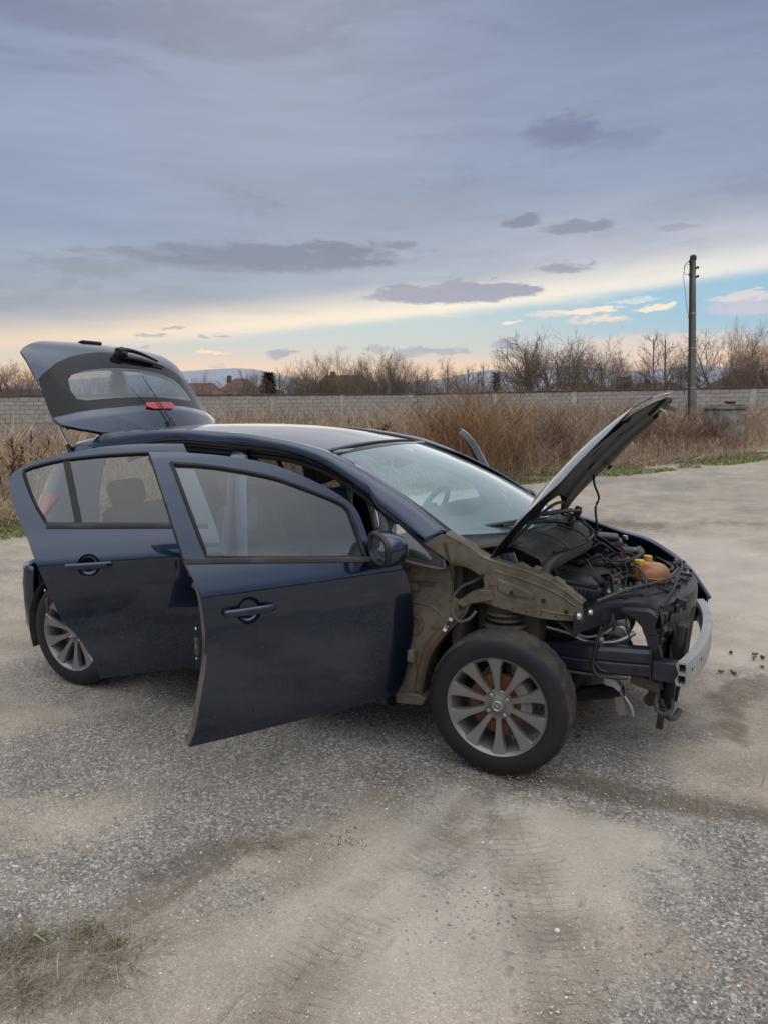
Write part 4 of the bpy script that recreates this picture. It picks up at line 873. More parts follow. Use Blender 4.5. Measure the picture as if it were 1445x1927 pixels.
loft('windscreen_border', [[wpt(k, t) for t in np.linspace(.02, 1, 16)] for k in (-.995, -.97, -.945)], FRIT, car); loft('windscreen_border', [[wpt(k, t) for t in np.linspace(.02, 1, 16)] for k in (.945, .97, .995)], FRIT, car)
tube('windscreen_seal', [(p[0]+.0, p[1], p[2]+.003) for p in WT], .0075, RUB, car, 6, 1)
for s in (1, -1):
    tube('windscreen_seal', [(p[0], s*p[1]*1.004, p[2]+.002) for p in [wrow(t)[0] for t in np.linspace(0, 1, 12)]], .009, RUB, car, 6, 1)
loft('shade_band', [[wpt(k, t, -.03) for k in np.linspace(-.55, .75, 12)] for t in (.03, .10, .15)], TRIM, car)
loft('windscreen_sticker', [[wpt(k, t, -.006) for k in (.00, .12)] for t in (.10, .16)], STICK, car)
# ------------------------------------------------------------------ side frames: cant rail, A pillar, B pillar, sill, quarter panel
OPEN = [(-2.66,-.585,1.30),(-2.42,-.60,1.33),(-2.309,-.600,1.335),(-2.209,-.592,1.365),(-2.05,-.585,1.392),(-1.928,-.580,1.404),(-1.825,-.578,1.407),(-1.71,-.586,1.401),(-1.564,-.597,1.393),(-1.331,-.612,1.378),(-1.152,-.626,1.36),(-.946,-.654,1.311),(-.781,-.691,1.243),(-.623,-.73,1.161),(-.571,-.754,1.11),(-.442,-.778,1.044),(-.334,-.793,.983)]
UPPER = [(-2.72,-.485,1.378),(-2.52,-.530,1.416),(-2.42,-.541,1.433),(-2.25,-.551,1.446),(-2.05,-.559,1.454),(-1.875,-.561,1.454),(-1.80,-.561,1.452),(-1.73,-.561,1.449),(-1.60,-.561,1.443),(-1.453,-.561,1.433),(-1.279,-.561,1.412),(-1.112,-.566,1.385),(-.955,-.575,1.354),(-.74,-.625,1.283),(-.667,-.642,1.254),(-.455,-.692,1.144),(-.262,-.727,1.018)]
def side_frame(s):
    U = cr(UPPER, 5); O = cr(OPEN, 5); n = len(U); rows = []
    for k in np.linspace(0, 1, 7):
        row = []
        for i in range(n):
            a, b = U[i], O[i]; p = a+(b-a)*k; w = np.linalg.norm(b-a); bl = .17*w*math.sin(math.pi*k); d = np.array((.0, -.72, .69)) if i < n*.75 else np.array((.25, -.80, .54)); p = p+d*bl; row.append((p[0], p[1]*s*(1), p[2]))
        rows.append(row)
    fr_ = loft('side_frame', rows, PAINT, car, flip=(s < 0)); solidify(fr_, .014, -1)
    # return into the door opening, then rubber
    jam = [[(p[0], s*p[1], p[2]) for p in O[10:73]], [(p[0]-.004, s*(p[1]+.035), p[2]-.022) for p in O[10:73]], [(p[0]-.006, s*(p[1]+.075), p[2]-.028) for p in O[10:73]], [(p[0]-.008, s*(p[1]+.085), p[2]-.062) for p in O[10:73]]]
    loft('door_jamb', jam, PAINTIN, car, thick=.004)
    tube('door_seal', [(p[0]-.01, s*(p[1]+.082), p[2]-.052) for p in O[17:71:2]], .017, RUB, car, 7, 1)
    tube('roof_seal', [(p[0], s*(p[1]+.022), p[2]-.016) for p in O[13:71:2]], .008, RUB, car, 6, 1)
    seam = [(x, s*y, z+.003) for x, y, z in zip(RX, [v+.001 for v in RY], RS)]; tube('roof_ditch', seam, .006, RUB, car, 5, 4)
    # A post edge of the door opening down to the sill
    ap = [(-.578,-.735,1.12),(-.555,-.757,1.05),(-.535,-.785,.95),(-.47,-.79,.80),(-.44,-.79,.60),(-.44,-.78,.42),(-.50,-.76,.30)]
    A = cr(ap, 5); loft('door_post', [[(p[0]+dx, s*(p[1]+dy+.05*min(1, max(0, (1.-p[2])/.12))), p[2]) for p in A] for dx, dy in ((.05, .03), (.012, -.004), (-.012, -.004), (-.022, .03), (-.03, .12))], PAINTIN, car, thick=.004)
    tube('door_seal', [(p[0]-.03, s*(p[1]+.09), p[2]) for p in A[::2]], .016, RUB, car, 7, 1)
    # B pillar
    bp = [(-1.50,-.545,1.40,.045),(-1.475,-.605,1.25,.055),(-1.45,-.66,1.10,.065),(-1.43,-.715,.92,.085),(-1.42,-.765,.70,.10),(-1.42,-.785,.45,.11),(-1.42,-.77,.28,.14)]
    rows = []
    for x, y, z, w in bp: rows.append([(x-w, s*(y+.10), z), (x-w, s*(y+.012), z), (x-w*.7, s*y, z), (x+w*.7, s*y, z), (x+w, s*(y+.012), z), (x+w, s*(y+.10), z)])
    rc = [cr([r[j] for r in rows], 3) for j in range(6)]; loft('door_pillar', [[rc[j][i] for j in range(6)] for i in range(len(rc[0]))], PAINT, car, closed=True, caps=True)
    box('pillar_trim', (-1.47, s*-.545, 1.00), (.10, .03, .68), TRIML, car, (s*.12, 0, 0), .012)
    tube('seat_belt', [(-1.47, s*-.52, 1.26), (-1.46, s*-.55, .95), (-1.44, s*-.62, .62), (-1.43, s*-.64, .36)], .022, TRIM, car, 6, 4, .15)
    # sill
    prof = [(-.60,.33),(-.76,.34),(-.785,.315),(-.79,.26),(-.765,.20),(-.70,.17),(-.60,.17)]
    loft('sill', [[(x, s*y, z) for y, z in prof] for x in np.linspace(-2.08, -.54, 12)], PAINT if s < 0 else PAINT, car, closed=True, caps=True)
    # quarter panel with the rear wheel arch
    ar = [(-2.511+.358*math.cos(a), .310+.358*math.sin(a)) for a in np.linspace(R(-14), R(180), 22)]
    q = [(-2.05,.24),(-2.03,.30),(-2.04,.359),(-2.065,.435)]+[(-2.165,.36)]*0+ar[1:]+[(-2.875,.20),(-2.96,.20),(-3.06,.32),(-3.10,.50),(-3.09,.70),(-3.05,.92),(-2.97,1.14),(-2.84,1.33),(-2.72,1.39),(-2.55,1.405),(-2.42,1.37),(-2.352,1.285),(-2.362,1.245),(-2.345,1.149),(-2.316,1.053),(-2.287,.981),(-2.267,.917),(-2.236,.819),(-2.214,.749),(-2.193,.678),(-2.158,.60),(-2.12,.53)]
    arc = [(-2.511+.358*math.cos(a), .310+.358*math.sin(a)) for a in np.linspace(R(38), R(184), 20)]
    q = [(-2.12,.53)]+[(-2.2288,.53)]*0+arc+q[-27:-1] if False else arc+[(-2.875,.24),(-2.90,.24),(-2.96,.42),(-2.985,.60),(-2.99,.80),(-2.965,.95),(-2.90,1.14),(-2.80,1.31),(-2.70,1.375),(-2.55,1.40),(-2.42,1.37),(-2.352,1.285),(-2.362,1.245),(-2.345,1.149),(-2.316,1.053),(-2.287,.981),(-2.267,.917),(-2.236,.819),(-2.214,.749),(-2.193,.678),(-2.16,.60)]
    panel('quarter_panel', q, lambda a, b: (a, s*(SY(a, b)+.004), b), PAINT, car, step=.05, thick=.01, out=(0, -s, 0))
    hole = [(-2.511+.352*math.cos(a), .310+.352*math.sin(a)) for a in np.linspace(R(-20), R(200), 30)]
    loft('wheel_arch_liner', [[(x, s*-y, z) for x, z in hole] for y in (.83, .70, .56, .52)]+[[(-2.511+(x+2.511)*.2, s*-.52, .31+(z-.31)*.2) for x, z in hole]], BLK, car, thick=.003)
    # tail lamp
    tl = [(-2.72,1.02),(-2.665,1.08),(-2.74,1.10),(-2.86,1.10),(-2.93,1.06),(-2.97,.95),(-2.985,.86),(-2.90,.87),(-2.80,.93)]
    lens = panel('tail_lamp', tl, lambda a, b: (a, s*(SY(a, b)-.008), b), REDL, car, step=.03, thick=.02, out=(0, -s, 0))
side_frame(1); side_frame(-1)
# rear bumper wraps round the tail
bz = [(.20,.55),(.30,.60),(.45,.64),(.55,.645),(.62,.625),(.66,.60)]
rows = []
for z, w in bz:
    row = []
    for k in np.linspace(-1, 1, 33):
        x0 = -3.06-.05*(1-abs(k)**3)+(.03 if z < .25 else 0)
        if abs(k) > .8: t = (abs(k)-.8)/.2; x = x0*(1-t)**.5+(-2.865)*(1-(1-t)**.5); y = math.copysign(.56+.215*math.sin(t*math.pi/2)-(.03 if z < .28 else 0)-(.012 if z > .6 else 0), k)
        else: x = x0+.10*(abs(k)/.8)**4; y = k/.8*.56
        row.append((x, y, z))
    rows.append(row)
loft('rear_bumper', rows, PAINT, car, thick=.012)
box('tail_wall', (-2.93, 0, .66), (.10, 1.16, .22), PAINTIN, car, bev=.02)
# ------------------------------------------------------------------ floor, firewall, cabin
box('floor_pan', (-1.45, 0, .24), (2.1, 1.30, .06), BLK, car); box('tunnel', (-1.1, 0, .33), (1.5, .26, .16), TRIM, car, bev=.04)
box('boot_floor', (-2.55, 0, .42), (.75, .98, .06), TRIM, car); box('firewall', (-.24, 0, .58), (.05, 1.32, .62), BAREDK, car, bev=.01)
box('headliner', (-1.65, 0, 1.385), (1.0, .98, .02), TRIML, car, bev=.008)
dr = []
for k in np.linspace(-1, 1, 15):
    y = k*.69; f = .06*(1-k*k)
    dr.append([(-.22+f*2, y, .93), (-.36+f, y, .955), (-.50+f*.6, y, .965+.012*math.cos(k*9)), (-.60, y, .945), (-.655, y, .88), (-.645, y, .74), (-.56, y, .58), (-.45, y, .45)])
loft('dashboard', dr, TRIM, car, thick=.01)
bn = box('instrument_hood', (-.60, .36, .985), (.20, .34, .07), TRIM, car, (0, -.15, 0), .03); box('centre_screen', (-.62, 0, .975), (.10, .24, .09), TRIM, car, (0, -.3, 0), .025)
sw = empty('steering_wheel', (-.80, .37, .93), car)
tilt = Vector((-.88, 0, .47)); rim_p = []
ax1 = np.array((0., 1, 0)); ax2 = np.array((.47, 0, .88))
tube('wheel_rim', [.188*(math.cos(t)*ax1+math.sin(t)*ax2) for t in np.linspace(0, 2*math.pi, 37)], .0165, BLK, sw, 8, 1)
lathe('horn_pad', [(.02, .035), (.07, .03), (.08, 0), (.06, -.03), (.04, -.12)], (0, 0, 0), (-.88, 0, .47), BLK, sw, 20)
for a in (0, math.pi, -math.pi/2): tube('wheel_spoke', [.05*(math.cos(a)*ax1+math.sin(a)*ax2), .18*(math.cos(a)*ax1+math.sin(a)*ax2)], .018, BLK, sw, 6, 2, .5)
def seat(y, x):
    st = empty('front_seat', (x, y, .30), car)
    def cushion(nm, rows, m=FAB):
        rc = [cr([r[j] for r in rows], 4) for j in range(len(rows[0]))]; return loft(nm, [[rc[j][i] for j in range(len(rc))] for i in range(len(rc[0]))], m, st, closed=True, caps=True, sharp=80)
    def sec(cx, cz, w, d, ux, uz):
        out = []
        for t in np.linspace(0, 2*math.pi, 16, endpoint=False):
            c, s = math.cos(t), math.sin(t); yy = w*math.copysign(abs(c)**.55, c); dd = d*math.copysign(abs(s)**.6, s)+(.025*(yy/w)**4 if s > 0 else 0); out.append((cx+ux*dd, yy, cz+uz*dd))
        return out
    cushion('seat_base', [sec(.26, .17, .20, .06, 0, 1), sec(.24, .18, .25, .09, 0, 1), sec(.0, .15, .26, .09, 0, 1), sec(-.22, .12, .25, .09, 0, 1), sec(-.26, .11, .2, .05, 0, 1)])
    cushion('seat_back', [sec(-.24, .16, .19, .05, .97, .25), sec(-.26, .25, .25, .085, .97, .25), sec(-.33, .48, .255, .08, .97, .25), sec(-.40, .70, .21, .065, .97, .25), sec(-.42, .75, .13, .04, .97, .25)])
    cushion('headrest', [sec(-.43, .79, .06, .025, .97, .25), sec(-.435, .81, .125, .05, .97, .25), sec(-.455, .89, .13, .05, .97, .25), sec(-.475, .955, .11, .04, .97, .25), sec(-.48, .965, .05, .02, .97, .25)])
    for k in (-.05, .05): tube('headrest_post', [(-.405, k, .70), (-.435, k, .82)], .006, CHROME, st, 6, 1)
    box('seat_rail', (0, 0, .03), (.5, .42, .06), BLK, st)
seat(-.36, -1.22); seat(.36, -1.12)
rb = empty('rear_seat', (-2.05, 0, .32), car)
box('bench', (0, 0, .12), (.50, 1.22, .16), FAB, rb, (0, .08, 0), .05); box('bench_back', (-.32, 0, .42), (.14, 1.18, .56), FAB, rb, (0, -.30, 0), .05)
for y in (-.38, .38): box('headrest', (-.43, y, .76), (.09, .26, .16), FAB, rb, (0, -.25, 0), .04)
im = box('interior_mirror', (-.815, .02, 1.275), (.035, .235, .068), BLK, car, (0, .15, .12), .018); tube('mirror_stem', [(-.80, .02, 1.28), (-.755, .02, 1.315), (-.735, .02, 1.328)], .012, BLK, im, 7, 3)
for y in (.36, -.36): box('sun_visor', (-.97, y, 1.338), (.15, .34, .018), TRIML, car, (0, -.28, 0), .008)
# front quarter windows
def quarter(s):
    outer = [(-.556,1.095),(-.535,.935),(-.50,.912),(-.42,.902),(-.262,.878),(-.238,.890),(-.243,.912),(-.335,.973),(-.445,1.04),(-.535,1.10)]
    inner = [(-.515,1.035),(-.505,.955),(-.46,.930),(-.315,.908),(-.300,.918),(-.33,.948),(-.484,1.052),(-.508,1.055)]
    fn = lambda a, b: (a, s*(SY(a, b)+.012), b)
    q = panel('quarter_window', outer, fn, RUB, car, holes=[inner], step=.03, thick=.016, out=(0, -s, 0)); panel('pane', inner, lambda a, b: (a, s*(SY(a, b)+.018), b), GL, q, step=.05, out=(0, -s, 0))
    tube('moulding', [(x, s*(SY(x, z)+.006), z) for x, z in [(-.50,.912),(-.42,.902),(-.262,.880),(-.238,.892),(-.25,.918)]], .008, GREYPL, q, 6, 4)
quarter(1); quarter(-1)
# ------------------------------------------------------------------ doors
F_OUT = [(-1.416,1.407),(-1.27,1.398),(-1.085,1.374),(-.911,1.332),(-.738,1.25),(-.626,1.177),(-.586,1.13),(-.570,1.075),(-.557,.994),(-.545,.925),(-.448,.898),(-.42,.872),(-.38,.771),(-.362,.64),(-.366,.532),(-.395,.363),(-.425,.30),(-.44,.281),(-.613,.272),(-.918,.270),(-1.195,.266),(-1.375,.266),(-1.354,.331),(-1.332,.442),(-1.308,.577),(-1.301,.664),(-1.303,.749),(-1.316,.882),(-1.35,.993),(-1.357,1.024),(-1.385,1.2)]
F_WIN = [(-1.347,1.365),(-1.182,1.345),(-.958,1.296),(-.802,1.236),(-.659,1.17),(-.618,1.132),(-.602,1.051),(-.592,.98),(-.584,.932),(-.93,.965),(-1.269,1.002),(-1.31,1.184)]
R_OUT = [(-1.557,1.397),(-1.759,1.402),(-1.928,1.394),(-2.05,1.377),(-2.209,1.348),(-2.295,1.318),(-2.345,1.285),(-2.364,1.245),(-2.348,1.149),(-2.319,1.053),(-2.29,.981),(-2.27,.917),(-2.239,.819),(-2.217,.749),(-2.196,.678),(-2.165,.589),(-2.114,.52),(-2.065,.435),(-2.039,.359),(-2.017,.272),(-1.75,.275),(-1.53,.28),(-1.41,.285),(-1.405,.42),(-1.40,.60),(-1.405,.80),(-1.43,.98),(-1.50,1.22)]
R_WIN = [(-2.305,1.279),(-2.286,1.303),(-2.249,1.316),(-2.131,1.340),(-1.929,1.357),(-1.721,1.362),(-1.635,1.358),(-1.60,1.25),(-1.525,1.0),(-1.627,1.007),(-2.21,1.042),(-2.264,1.148)]
def rounded(poly, keep, n=3):
    """curve between the listed corners"""
    out = []; k = len(poly); idx = sorted(keep)
    for a, b in zip(idx, idx[1:]+[idx[0]+k]):
        seg = [poly[i % k] for i in range(a, b+1)]; c = cr(seg, n) if len(seg) > 2 else [np.array(p, float) for p in seg]; out += [tuple(p) for p in c[:-1]]
    return out
FO = rounded(F_OUT, [0, 9, 17, 21, 29], 4); FW = rounded(F_WIN, [0, 5, 8, 10], 4); RO = rounded(R_OUT, [0, 19, 22], 4); RW = rounded(R_WIN, [6, 8, 10], 4)
def inset(poly, d):
    P = [np.array(p) for p in poly]; n = len(P); A = sum(P[i][0]*P[(i+1) % n][1]-P[(i+1) % n][0]*P[i][1] for i in range(n)); sg = 1 if A > 0 else -1; out = []
    for i in range(n):
        t = P[(i+1) % n]-P[i-1]; l = np.linalg.norm(t)+1e-9; nn = np.array((-t[1], t[0]))/l*sg; out.append(tuple(P[i]+nn*d))
    return out
ROWS = list(np.arange(.285, .80, .04))+list(np.arange(.81, 1.03, .0115))+list(np.arange(1.045, 1.41, .02))
def door(nm, OUT, WIN, hx, s, ang, hand, belt, glassm, div=None, mirror=False):
    hy = s*-.84; H = Vector((hx, hy, 0))
    fn0 = lambda off: (lambda a, b: (a-hx, s*(SY(a, b)+off)-hy, b))
    hcx, hcz = hand; cup = [(hcx+.052*math.cos(t)*1.0, hcz+.055*math.sin(t)) for t in np.linspace(0, 2*math.pi, 20, endpoint=False)]
    d = panel(nm, OUT, fn0(0), PAINT, car, holes=[WIN, cup], step=.04, thick=.011, out=(0, -s, 0), rows=ROWS); d.location = H; d.rotation_euler = (0, 0, s*ang)
    V = []
    rows = [[fn0(.0)(*c) for c in cup]]
    for k, dp in ((.93, .014), (.75, .026), (.4, .032), (.02, .033)): rows.append([fn0(dp)(hcx+(a-hcx)*k, hcz+(b-hcz)*k) for a, b in cup])
    loft('handle_recess', rows, PAINT, d, closed=True, sharp=70)
    hr = [(hcx-.105, .009), (hcx-.095, .014), (hcx-.04, .016), (hcx+.06, .016), (hcx+.095, .013), (hcx+.105, .008)]; rows = []
    for x, w in hr:
        e = abs(x-hcx)/.105; of = -.030+.014*e**4; z = hcz+.005-.01*(x-hcx); y0 = SY(x, z)
        rows.append([(x-hx, s*(y0+of-.010*math.cos(t)*1.0)-hy, z+w*math.sin(t)) for t in np.linspace(0, 2*math.pi, 12, endpoint=False)])
    rc = [cr([r[j] for r in rows], 4) for j in range(12)]; hb = loft('door_handle', [[rc[j][i] for j in range(12)] for i in range(len(rc[0]))], PAINT, d, closed=True, caps=True, sharp=80)
    box('handle_mount', (hcx-.088-hx, s*(SY(hcx-.09, hcz)-.012)-hy, hcz+.004), (.036, .026, .026), PAINT, hb, bev=.008); box('handle_mount', (hcx+.088-hx, s*(SY(hcx+.09, hcz)-.010)-hy, hcz+.004), (.03, .022, .02), PAINT, hb, bev=.007)
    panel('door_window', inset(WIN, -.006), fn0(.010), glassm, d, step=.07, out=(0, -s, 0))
    loop = [fn0(.002)(*p) for p in inset(WIN, .004)]; tube('window_seal', loop+[loop[0]], .0085, RUB, d, 6, 1)
    b0, b1 = belt; bp = [fn0(-.004)(b0[0]+(b1[0]-b0[0])*t, b0[1]+(b1[1]-b0[1])*t) for t in np.linspace(0, 1, 10)]
    rows = [[(p[0], p[1]-s*.006*q, p[2]+.011*w) for q, w in ((-1, -1), (1, -.9), (1.4, 0), (1, .9), (-1, 1))] for p in bp]; loft('belt_moulding', rows, GREYPL, d, closed=True, caps=True)
    if div:
        (a0, a1), (c0, c1) = div; panel('window_divider', [a0, a1, c1, c0], fn0(.001), RUB, d, step=.05, thick=.012, out=(0, -s, 0))
    # inner half: trimmed panel, shut faces
    low = [p for p in OUT if p[1] < .935]
    top = max(p[1] for p in low); xs = [p[0] for p in low if p[1] > top-.10]; low = [p for p in OUT if p[1] < .93]
    inn = inset(low, .022); of = lambda z: .085+.015*math.sin(max(0, min(1, (z-.3)/.6))*math.pi)
    bulge = inset(low, -.004)
    sh = [[fn0(.010)(*p) for p in low], [fn0(.035)(*p) for p in inset(low, -.004)], [fn0(.062)(*p) for p in inset(low, .002)], [fn0(.085)(*p) for p in inn]]
    shut = loft('shut_face', sh, BARE if s < 0 or True else PAINTIN, d, thick=0, closed=True)
    panel('inner_trim', inn, lambda a, b: (a-hx, s*(SY(a, b)+of(b))-hy, b), TRIM, d, step=.06, thick=.01, out=(0, s, 0))
    upo = [p for p in OUT if p[1] >= .93]; i0 = next(i for i in range(len(OUT)) if OUT[i][1] >= .93 and OUT[i-1][1] < .93); ring = []
    k = i0
    while OUT[k % len(OUT)][1] >= .93: ring.append(OUT[k % len(OUT)]); k += 1
    wb = [p for p in inset(WIN, -.004)]
    ring = inset(ring, .004)
    panel('frame_trim', ring, lambda a, b: (a-hx, s*(SY(a, b)+.012)-hy, b), BLK, d, holes=[[p for p in inset(WIN, .004) if p[1] > .945] + []] if min(p[1] for p in WIN) > .945 else [inset(WIN, .006)], step=.06, thick=.035, out=(0, -s, 0))
    rearx = min(p[0] for p in low if .45 < p[1] < .8)
    lk = box('door_latch', (rearx+.004-hx, s*(SY(-1.3, .66)+.055)-hy, .66), (.012, .03, .07), BAREDK, d, (0, 0, 0), .004)
    for z in (.615, .665, .735): lathe('latch_bolt', [(.001, .0), (.006, .001), (.006, .004), (.001, .005)], (rearx+.002-hx, s*(SY(-1.3, z)+.05)-hy, z), (-1, 0, 0), CHROME, lk, 8)
    box('armrest', (hx*.0+(min(p[0] for p in low)*.45+max(p[0] for p in low)*.55)-hx, s*(SY(-1., .62)+.125)-hy, .62), (.42, .07, .06), TRIM, d, bev=.025)
    if mirror:
        rows = []
        for t, k in ((-.045, .86), (-.050, .95), (-.035, 1.0), (-.005, .99), (.028, .92), (.055, .76), (.072, .50), (.079, .15)):
            row = []
            for a in np.linspace(0, 2*math.pi, 22, endpoint=False):
                c, q = math.cos(a), math.sin(a); yy = .098*k*math.copysign(abs(c)**.62, c); zz = .066*k*math.copysign(abs(q)**.68, q)+.012*(c if s else 0)*0; row.append((-.535+t-hx+.10*yy, s*(-.915+yy)-hy, .985+zz+.01*yy/.1))
            rows.append(row)
        mh = loft('door_mirror', rows, PAINT, d, closed=True, caps=True, sharp=80)
        tr = [[((p[0])-.003*k, p[1], p[2]) for p in rows[1]] for k in (0,)]
        loft('mirror_bezel', [[(p[0]-.0, (p[1]-c1[1])*q+c1[1], (p[2]-c1[2])*q+c1[2]) for p in rows[i]] if dx == 0 else [(p[0]+dx, (p[1]-c1[1])*q+c1[1], (p[2]-c1[2])*q+c1[2]) for p in rows[i]] for c1 in [np.mean(np.array(rows[0]), 0)] for (i, q, dx) in ((2, 1.012, 0), (1, 1.03, -.004), (0, 1.0, -.012), (0, .90, -.008), (0, .86, .004))], BLK, mh, closed=True, sharp=50)
        loft('mirror_face', [[((p[0]+.001), (p[1]-c1[1])*q+c1[1], (p[2]-c1[2])*q+c1[2]) for p in rows[0]] for c1 in [np.mean(np.array(rows[0]), 0)] for q in (.88, .4, .01)], MIRR, mh, closed=True)
        ft = [(-.535, -.80, .905, .046), (-.535, -.835, .906, .042), (-.535, -.87, .915, .034), (-.535, -.90, .93, .032)]
        loft('mirror_foot', [[(x+w*1.2*math.cos(a)-hx, s*y-hy, z+w*.62*math.sin(a)) for a in np.linspace(0, 2*math.pi, 12, endpoint=False)] for x, y, z, w in ft], BLK, mh, closed=True, caps=True, sharp=60)
    return d
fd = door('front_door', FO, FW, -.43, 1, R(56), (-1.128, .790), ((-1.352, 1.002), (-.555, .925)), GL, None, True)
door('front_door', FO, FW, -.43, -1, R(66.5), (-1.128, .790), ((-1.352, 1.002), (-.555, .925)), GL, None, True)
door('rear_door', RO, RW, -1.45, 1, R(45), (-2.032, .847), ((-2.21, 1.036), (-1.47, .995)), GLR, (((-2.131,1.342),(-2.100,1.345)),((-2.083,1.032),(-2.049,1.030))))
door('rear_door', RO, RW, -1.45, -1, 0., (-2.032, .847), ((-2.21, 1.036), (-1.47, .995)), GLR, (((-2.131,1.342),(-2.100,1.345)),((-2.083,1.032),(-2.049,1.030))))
HINGEM = material('rusty_hinge', (.13,.085,.06), .8, var=.4, vscale=30, dirt=(.10,.04,.02), dscale=20, damt=.5)
# hinges on the near A post, seen between door and wing
for z in (.855, .775): 
    h_ = box('door_hinge', (-.405, -.750, z), (.045, .03, .04), HINGEM, car, bev=.008)
box('door_hinge', (-.43, -.765, .46), (.07, .05, .06), BARE, car, bev=.008)
lathe('door_check', [(.02, .0), (.045, .002), (.05, .008), (.035, .012), (.03, .008), (.005, .008)], (-.412, -.745, .60), (0, -1, 0), HINGEM, car, 18)
# ------------------------------------------------------------------ tailgate, swung up
HA = R(55); HO = np.array((-2.62, 0, 1.44)); HE = np.array((-math.cos(HA), 0, math.sin(HA))); HN = np.array((math.sin(HA), 0, math.cos(HA)))
_t = np.linspace(-.1, 1.0, 900); _phi = R(56)*np.clip((_t-.47)/.36, 0, 1)**1.3; _phi = np.where(_t < .12, R(-10)*(.12-_t)/.2, _phi); _dt = _t[1]-_t[0]
_c = np.cumsum(np.cos(_phi))*_dt; _c -= np.interp(0, _t, _c); _n = -np.cumsum(np.sin(_phi))*_dt; _n -= np.interp(.3, _t, _n)
def hatch(t, y, off=0.):
    c = float(np.interp(t, _t, _c)); n = float(np.interp(t, _t, _n)); ph = float(np.interp(t, _t, _phi)); ya = min(abs(y)/.66, 1.15)
    n2 = n+(.135-.12*min(t, .75))*(1-ya*ya)-.05*max(0, ya-.86)**1.0
    e2 = HE*math.cos(ph)-HN*math.sin(ph); nn = HN*math.cos(ph)+HE*math.sin(ph)
    return tuple(HO+HE*c+HN*n2+np.array((0, y, 0))+nn*off)
def sym(half): return half+[(t, -y) for t, y in half[::-1] if abs(y) > 1e-6]
tail = empty('tailgate', tuple(HO), car)
bord = [(.385,-.655),(.42,-.615),(.49,-.50),(.535,-.38),(.565,-.25),(.585,-.12),(.59,0)]
lowp = sym([(p[0], p[1]) for p in bord[::-1]][::-1])
lower = [(.385,-.662)]+[(.48,-.660),(.55,-.655),(.612,-.648),(.650,-.605),(.70,-.52),(.775,-.38),(.83,-.2),(.85,0)]
LP = sym(lower) ; 
LPo = [p for p in lower]+[(t, -y) for t, y in lower[::-1][1:]]; top_b = [(t, -y) for t, y in bord]; LPo += [(t, -y) for t, y in bord[1:]] + [(t, y) for t, y in bord[::-1][1:-1]]
panel('lower_panel', LPo, lambda a, b: Vector(hatch(a, b))-Vector(HO), PAINT, tail, step=.04, thick=.012, out=tuple(HN))
gl = [p for p in bord]+[(t, -y) for t, y in bord[::-1][1:]]+[(.30,.668),(.20,.685),(.122,.692),(.115,.5),(.105,.3),(.10,0),(.105,-.3),(.115,-.5),(.122,-.692),(.20,-.685),(.30,-.668)]
win = [(.36,-.49),(.40,-.44),(.425,-.33),(.44,-.18),(.445,0),(.44,.18),(.425,.33),(.40,.44),(.36,.49),(.28,.515),(.215,.51),(.195,.45),(.188,.25),(.185,0),(.188,-.25),(.195,-.45),(.215,-.51),(.28,-.515)]
rw = panel('rear_window', gl, lambda a, b: Vector(hatch(a, b, .003))-Vector(HO), FRIT, tail, holes=[rounded(win, [0, 8], 1)], step=.04, thick=.006, out=tuple(HN))
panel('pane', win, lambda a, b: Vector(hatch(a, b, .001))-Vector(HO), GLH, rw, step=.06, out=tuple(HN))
sp = [(.124,-.697),(.117,-.5),(.107,-.3),(.102,0),(.107,.3),(.117,.5),(.124,.697),(.06,.685),(.005,.60),(-.045,.50),(-.07,.40),(-.08,0),(-.07,-.40),(-.045,-.50),(.005,-.60),(.06,-.685)]
spo = panel('spoiler', sp, lambda a, b: Vector(hatch(a, b, .012+.02*max(0, min(1, (.12-a)/.05))))-Vector(HO), PAINT, tail, step=.035, thick=.03, out=tuple(HN))
panel('brake_light', [(.112,-.10),(.116,.14),(.085,.15),(.062,.10),(.062,-.07),(.083,-.115)], lambda a, b: Vector(hatch(a, b, .040))-Vector(HO), REDL, spo, step=.03, thick=.02, out=tuple(HN))
inn = [(t*.96+.012, y*.94) for t, y in [(.385,-.655)]+lower[1:]]; io = inn+[(t, -y) for t, y in inn[::-1][1:]]+[(.30,.62),(.05,.62),(.03,0),(.05,-.62),(.30,-.62)]
wi = [(t*1.02+.002, y*1.06) for t, y in win]
panel('inner_trim', io, lambda a, b: Vector(hatch(a, b, -.045))-Vector(HO), TRIM, tail, holes=[wi], step=.06, thick=.012, out=tuple(-HN))
edge = lower+[(t, -y) for t, y in lower[::-1][1:]]
loft('shut_edge', [[tuple(Vector(hatch(a*.995, b*.995, -.006))-Vector(HO)) for a, b in edge], [tuple(Vector(hatch(a*.985, b*.975, -.03))-Vector(HO)) for a, b in edge], [tuple(Vector(hatch(a*.965, b*.945, -.05))-Vector(HO)) for a, b in edge]], PAINTIN, tail, thick=.003)
loc = lambda t, y, o: np.array(hatch(t, y, o))-HO
wp = empty('rear_wiper', tuple(loc(.555, .02, .02)), tail); L0 = loc(.555, .02, .02); q = lambda t, y, o: tuple(loc(t, y, o)-L0)
lathe('wiper_pivot', [(.005, -.02), (.038, -.015), (.040, .02), (.030, .042), (.004, .046)], (0, 0, 0), tuple(HN), BLK, wp, 18)
tube('wiper_arm', [q(.56, -.02, .05), q(.562, .08, .055), q(.55, .2, .045), q(.52, .34, .03)], [.026, .024, .018, .012], BLK, wp, 8, 5, .6)
tube('wiper_blade', [q(.525, .0, .02), q(.515, .1, .024), q(.505, .22, .022), q(.49, .40, .014)], [.008, .012, .012, .006], BLK, wp, 7, 5)
tube('wiper_link', [q(.545, .04, .03), q(.518, .04, .03)], .012, BLK, wp, 6, 1)
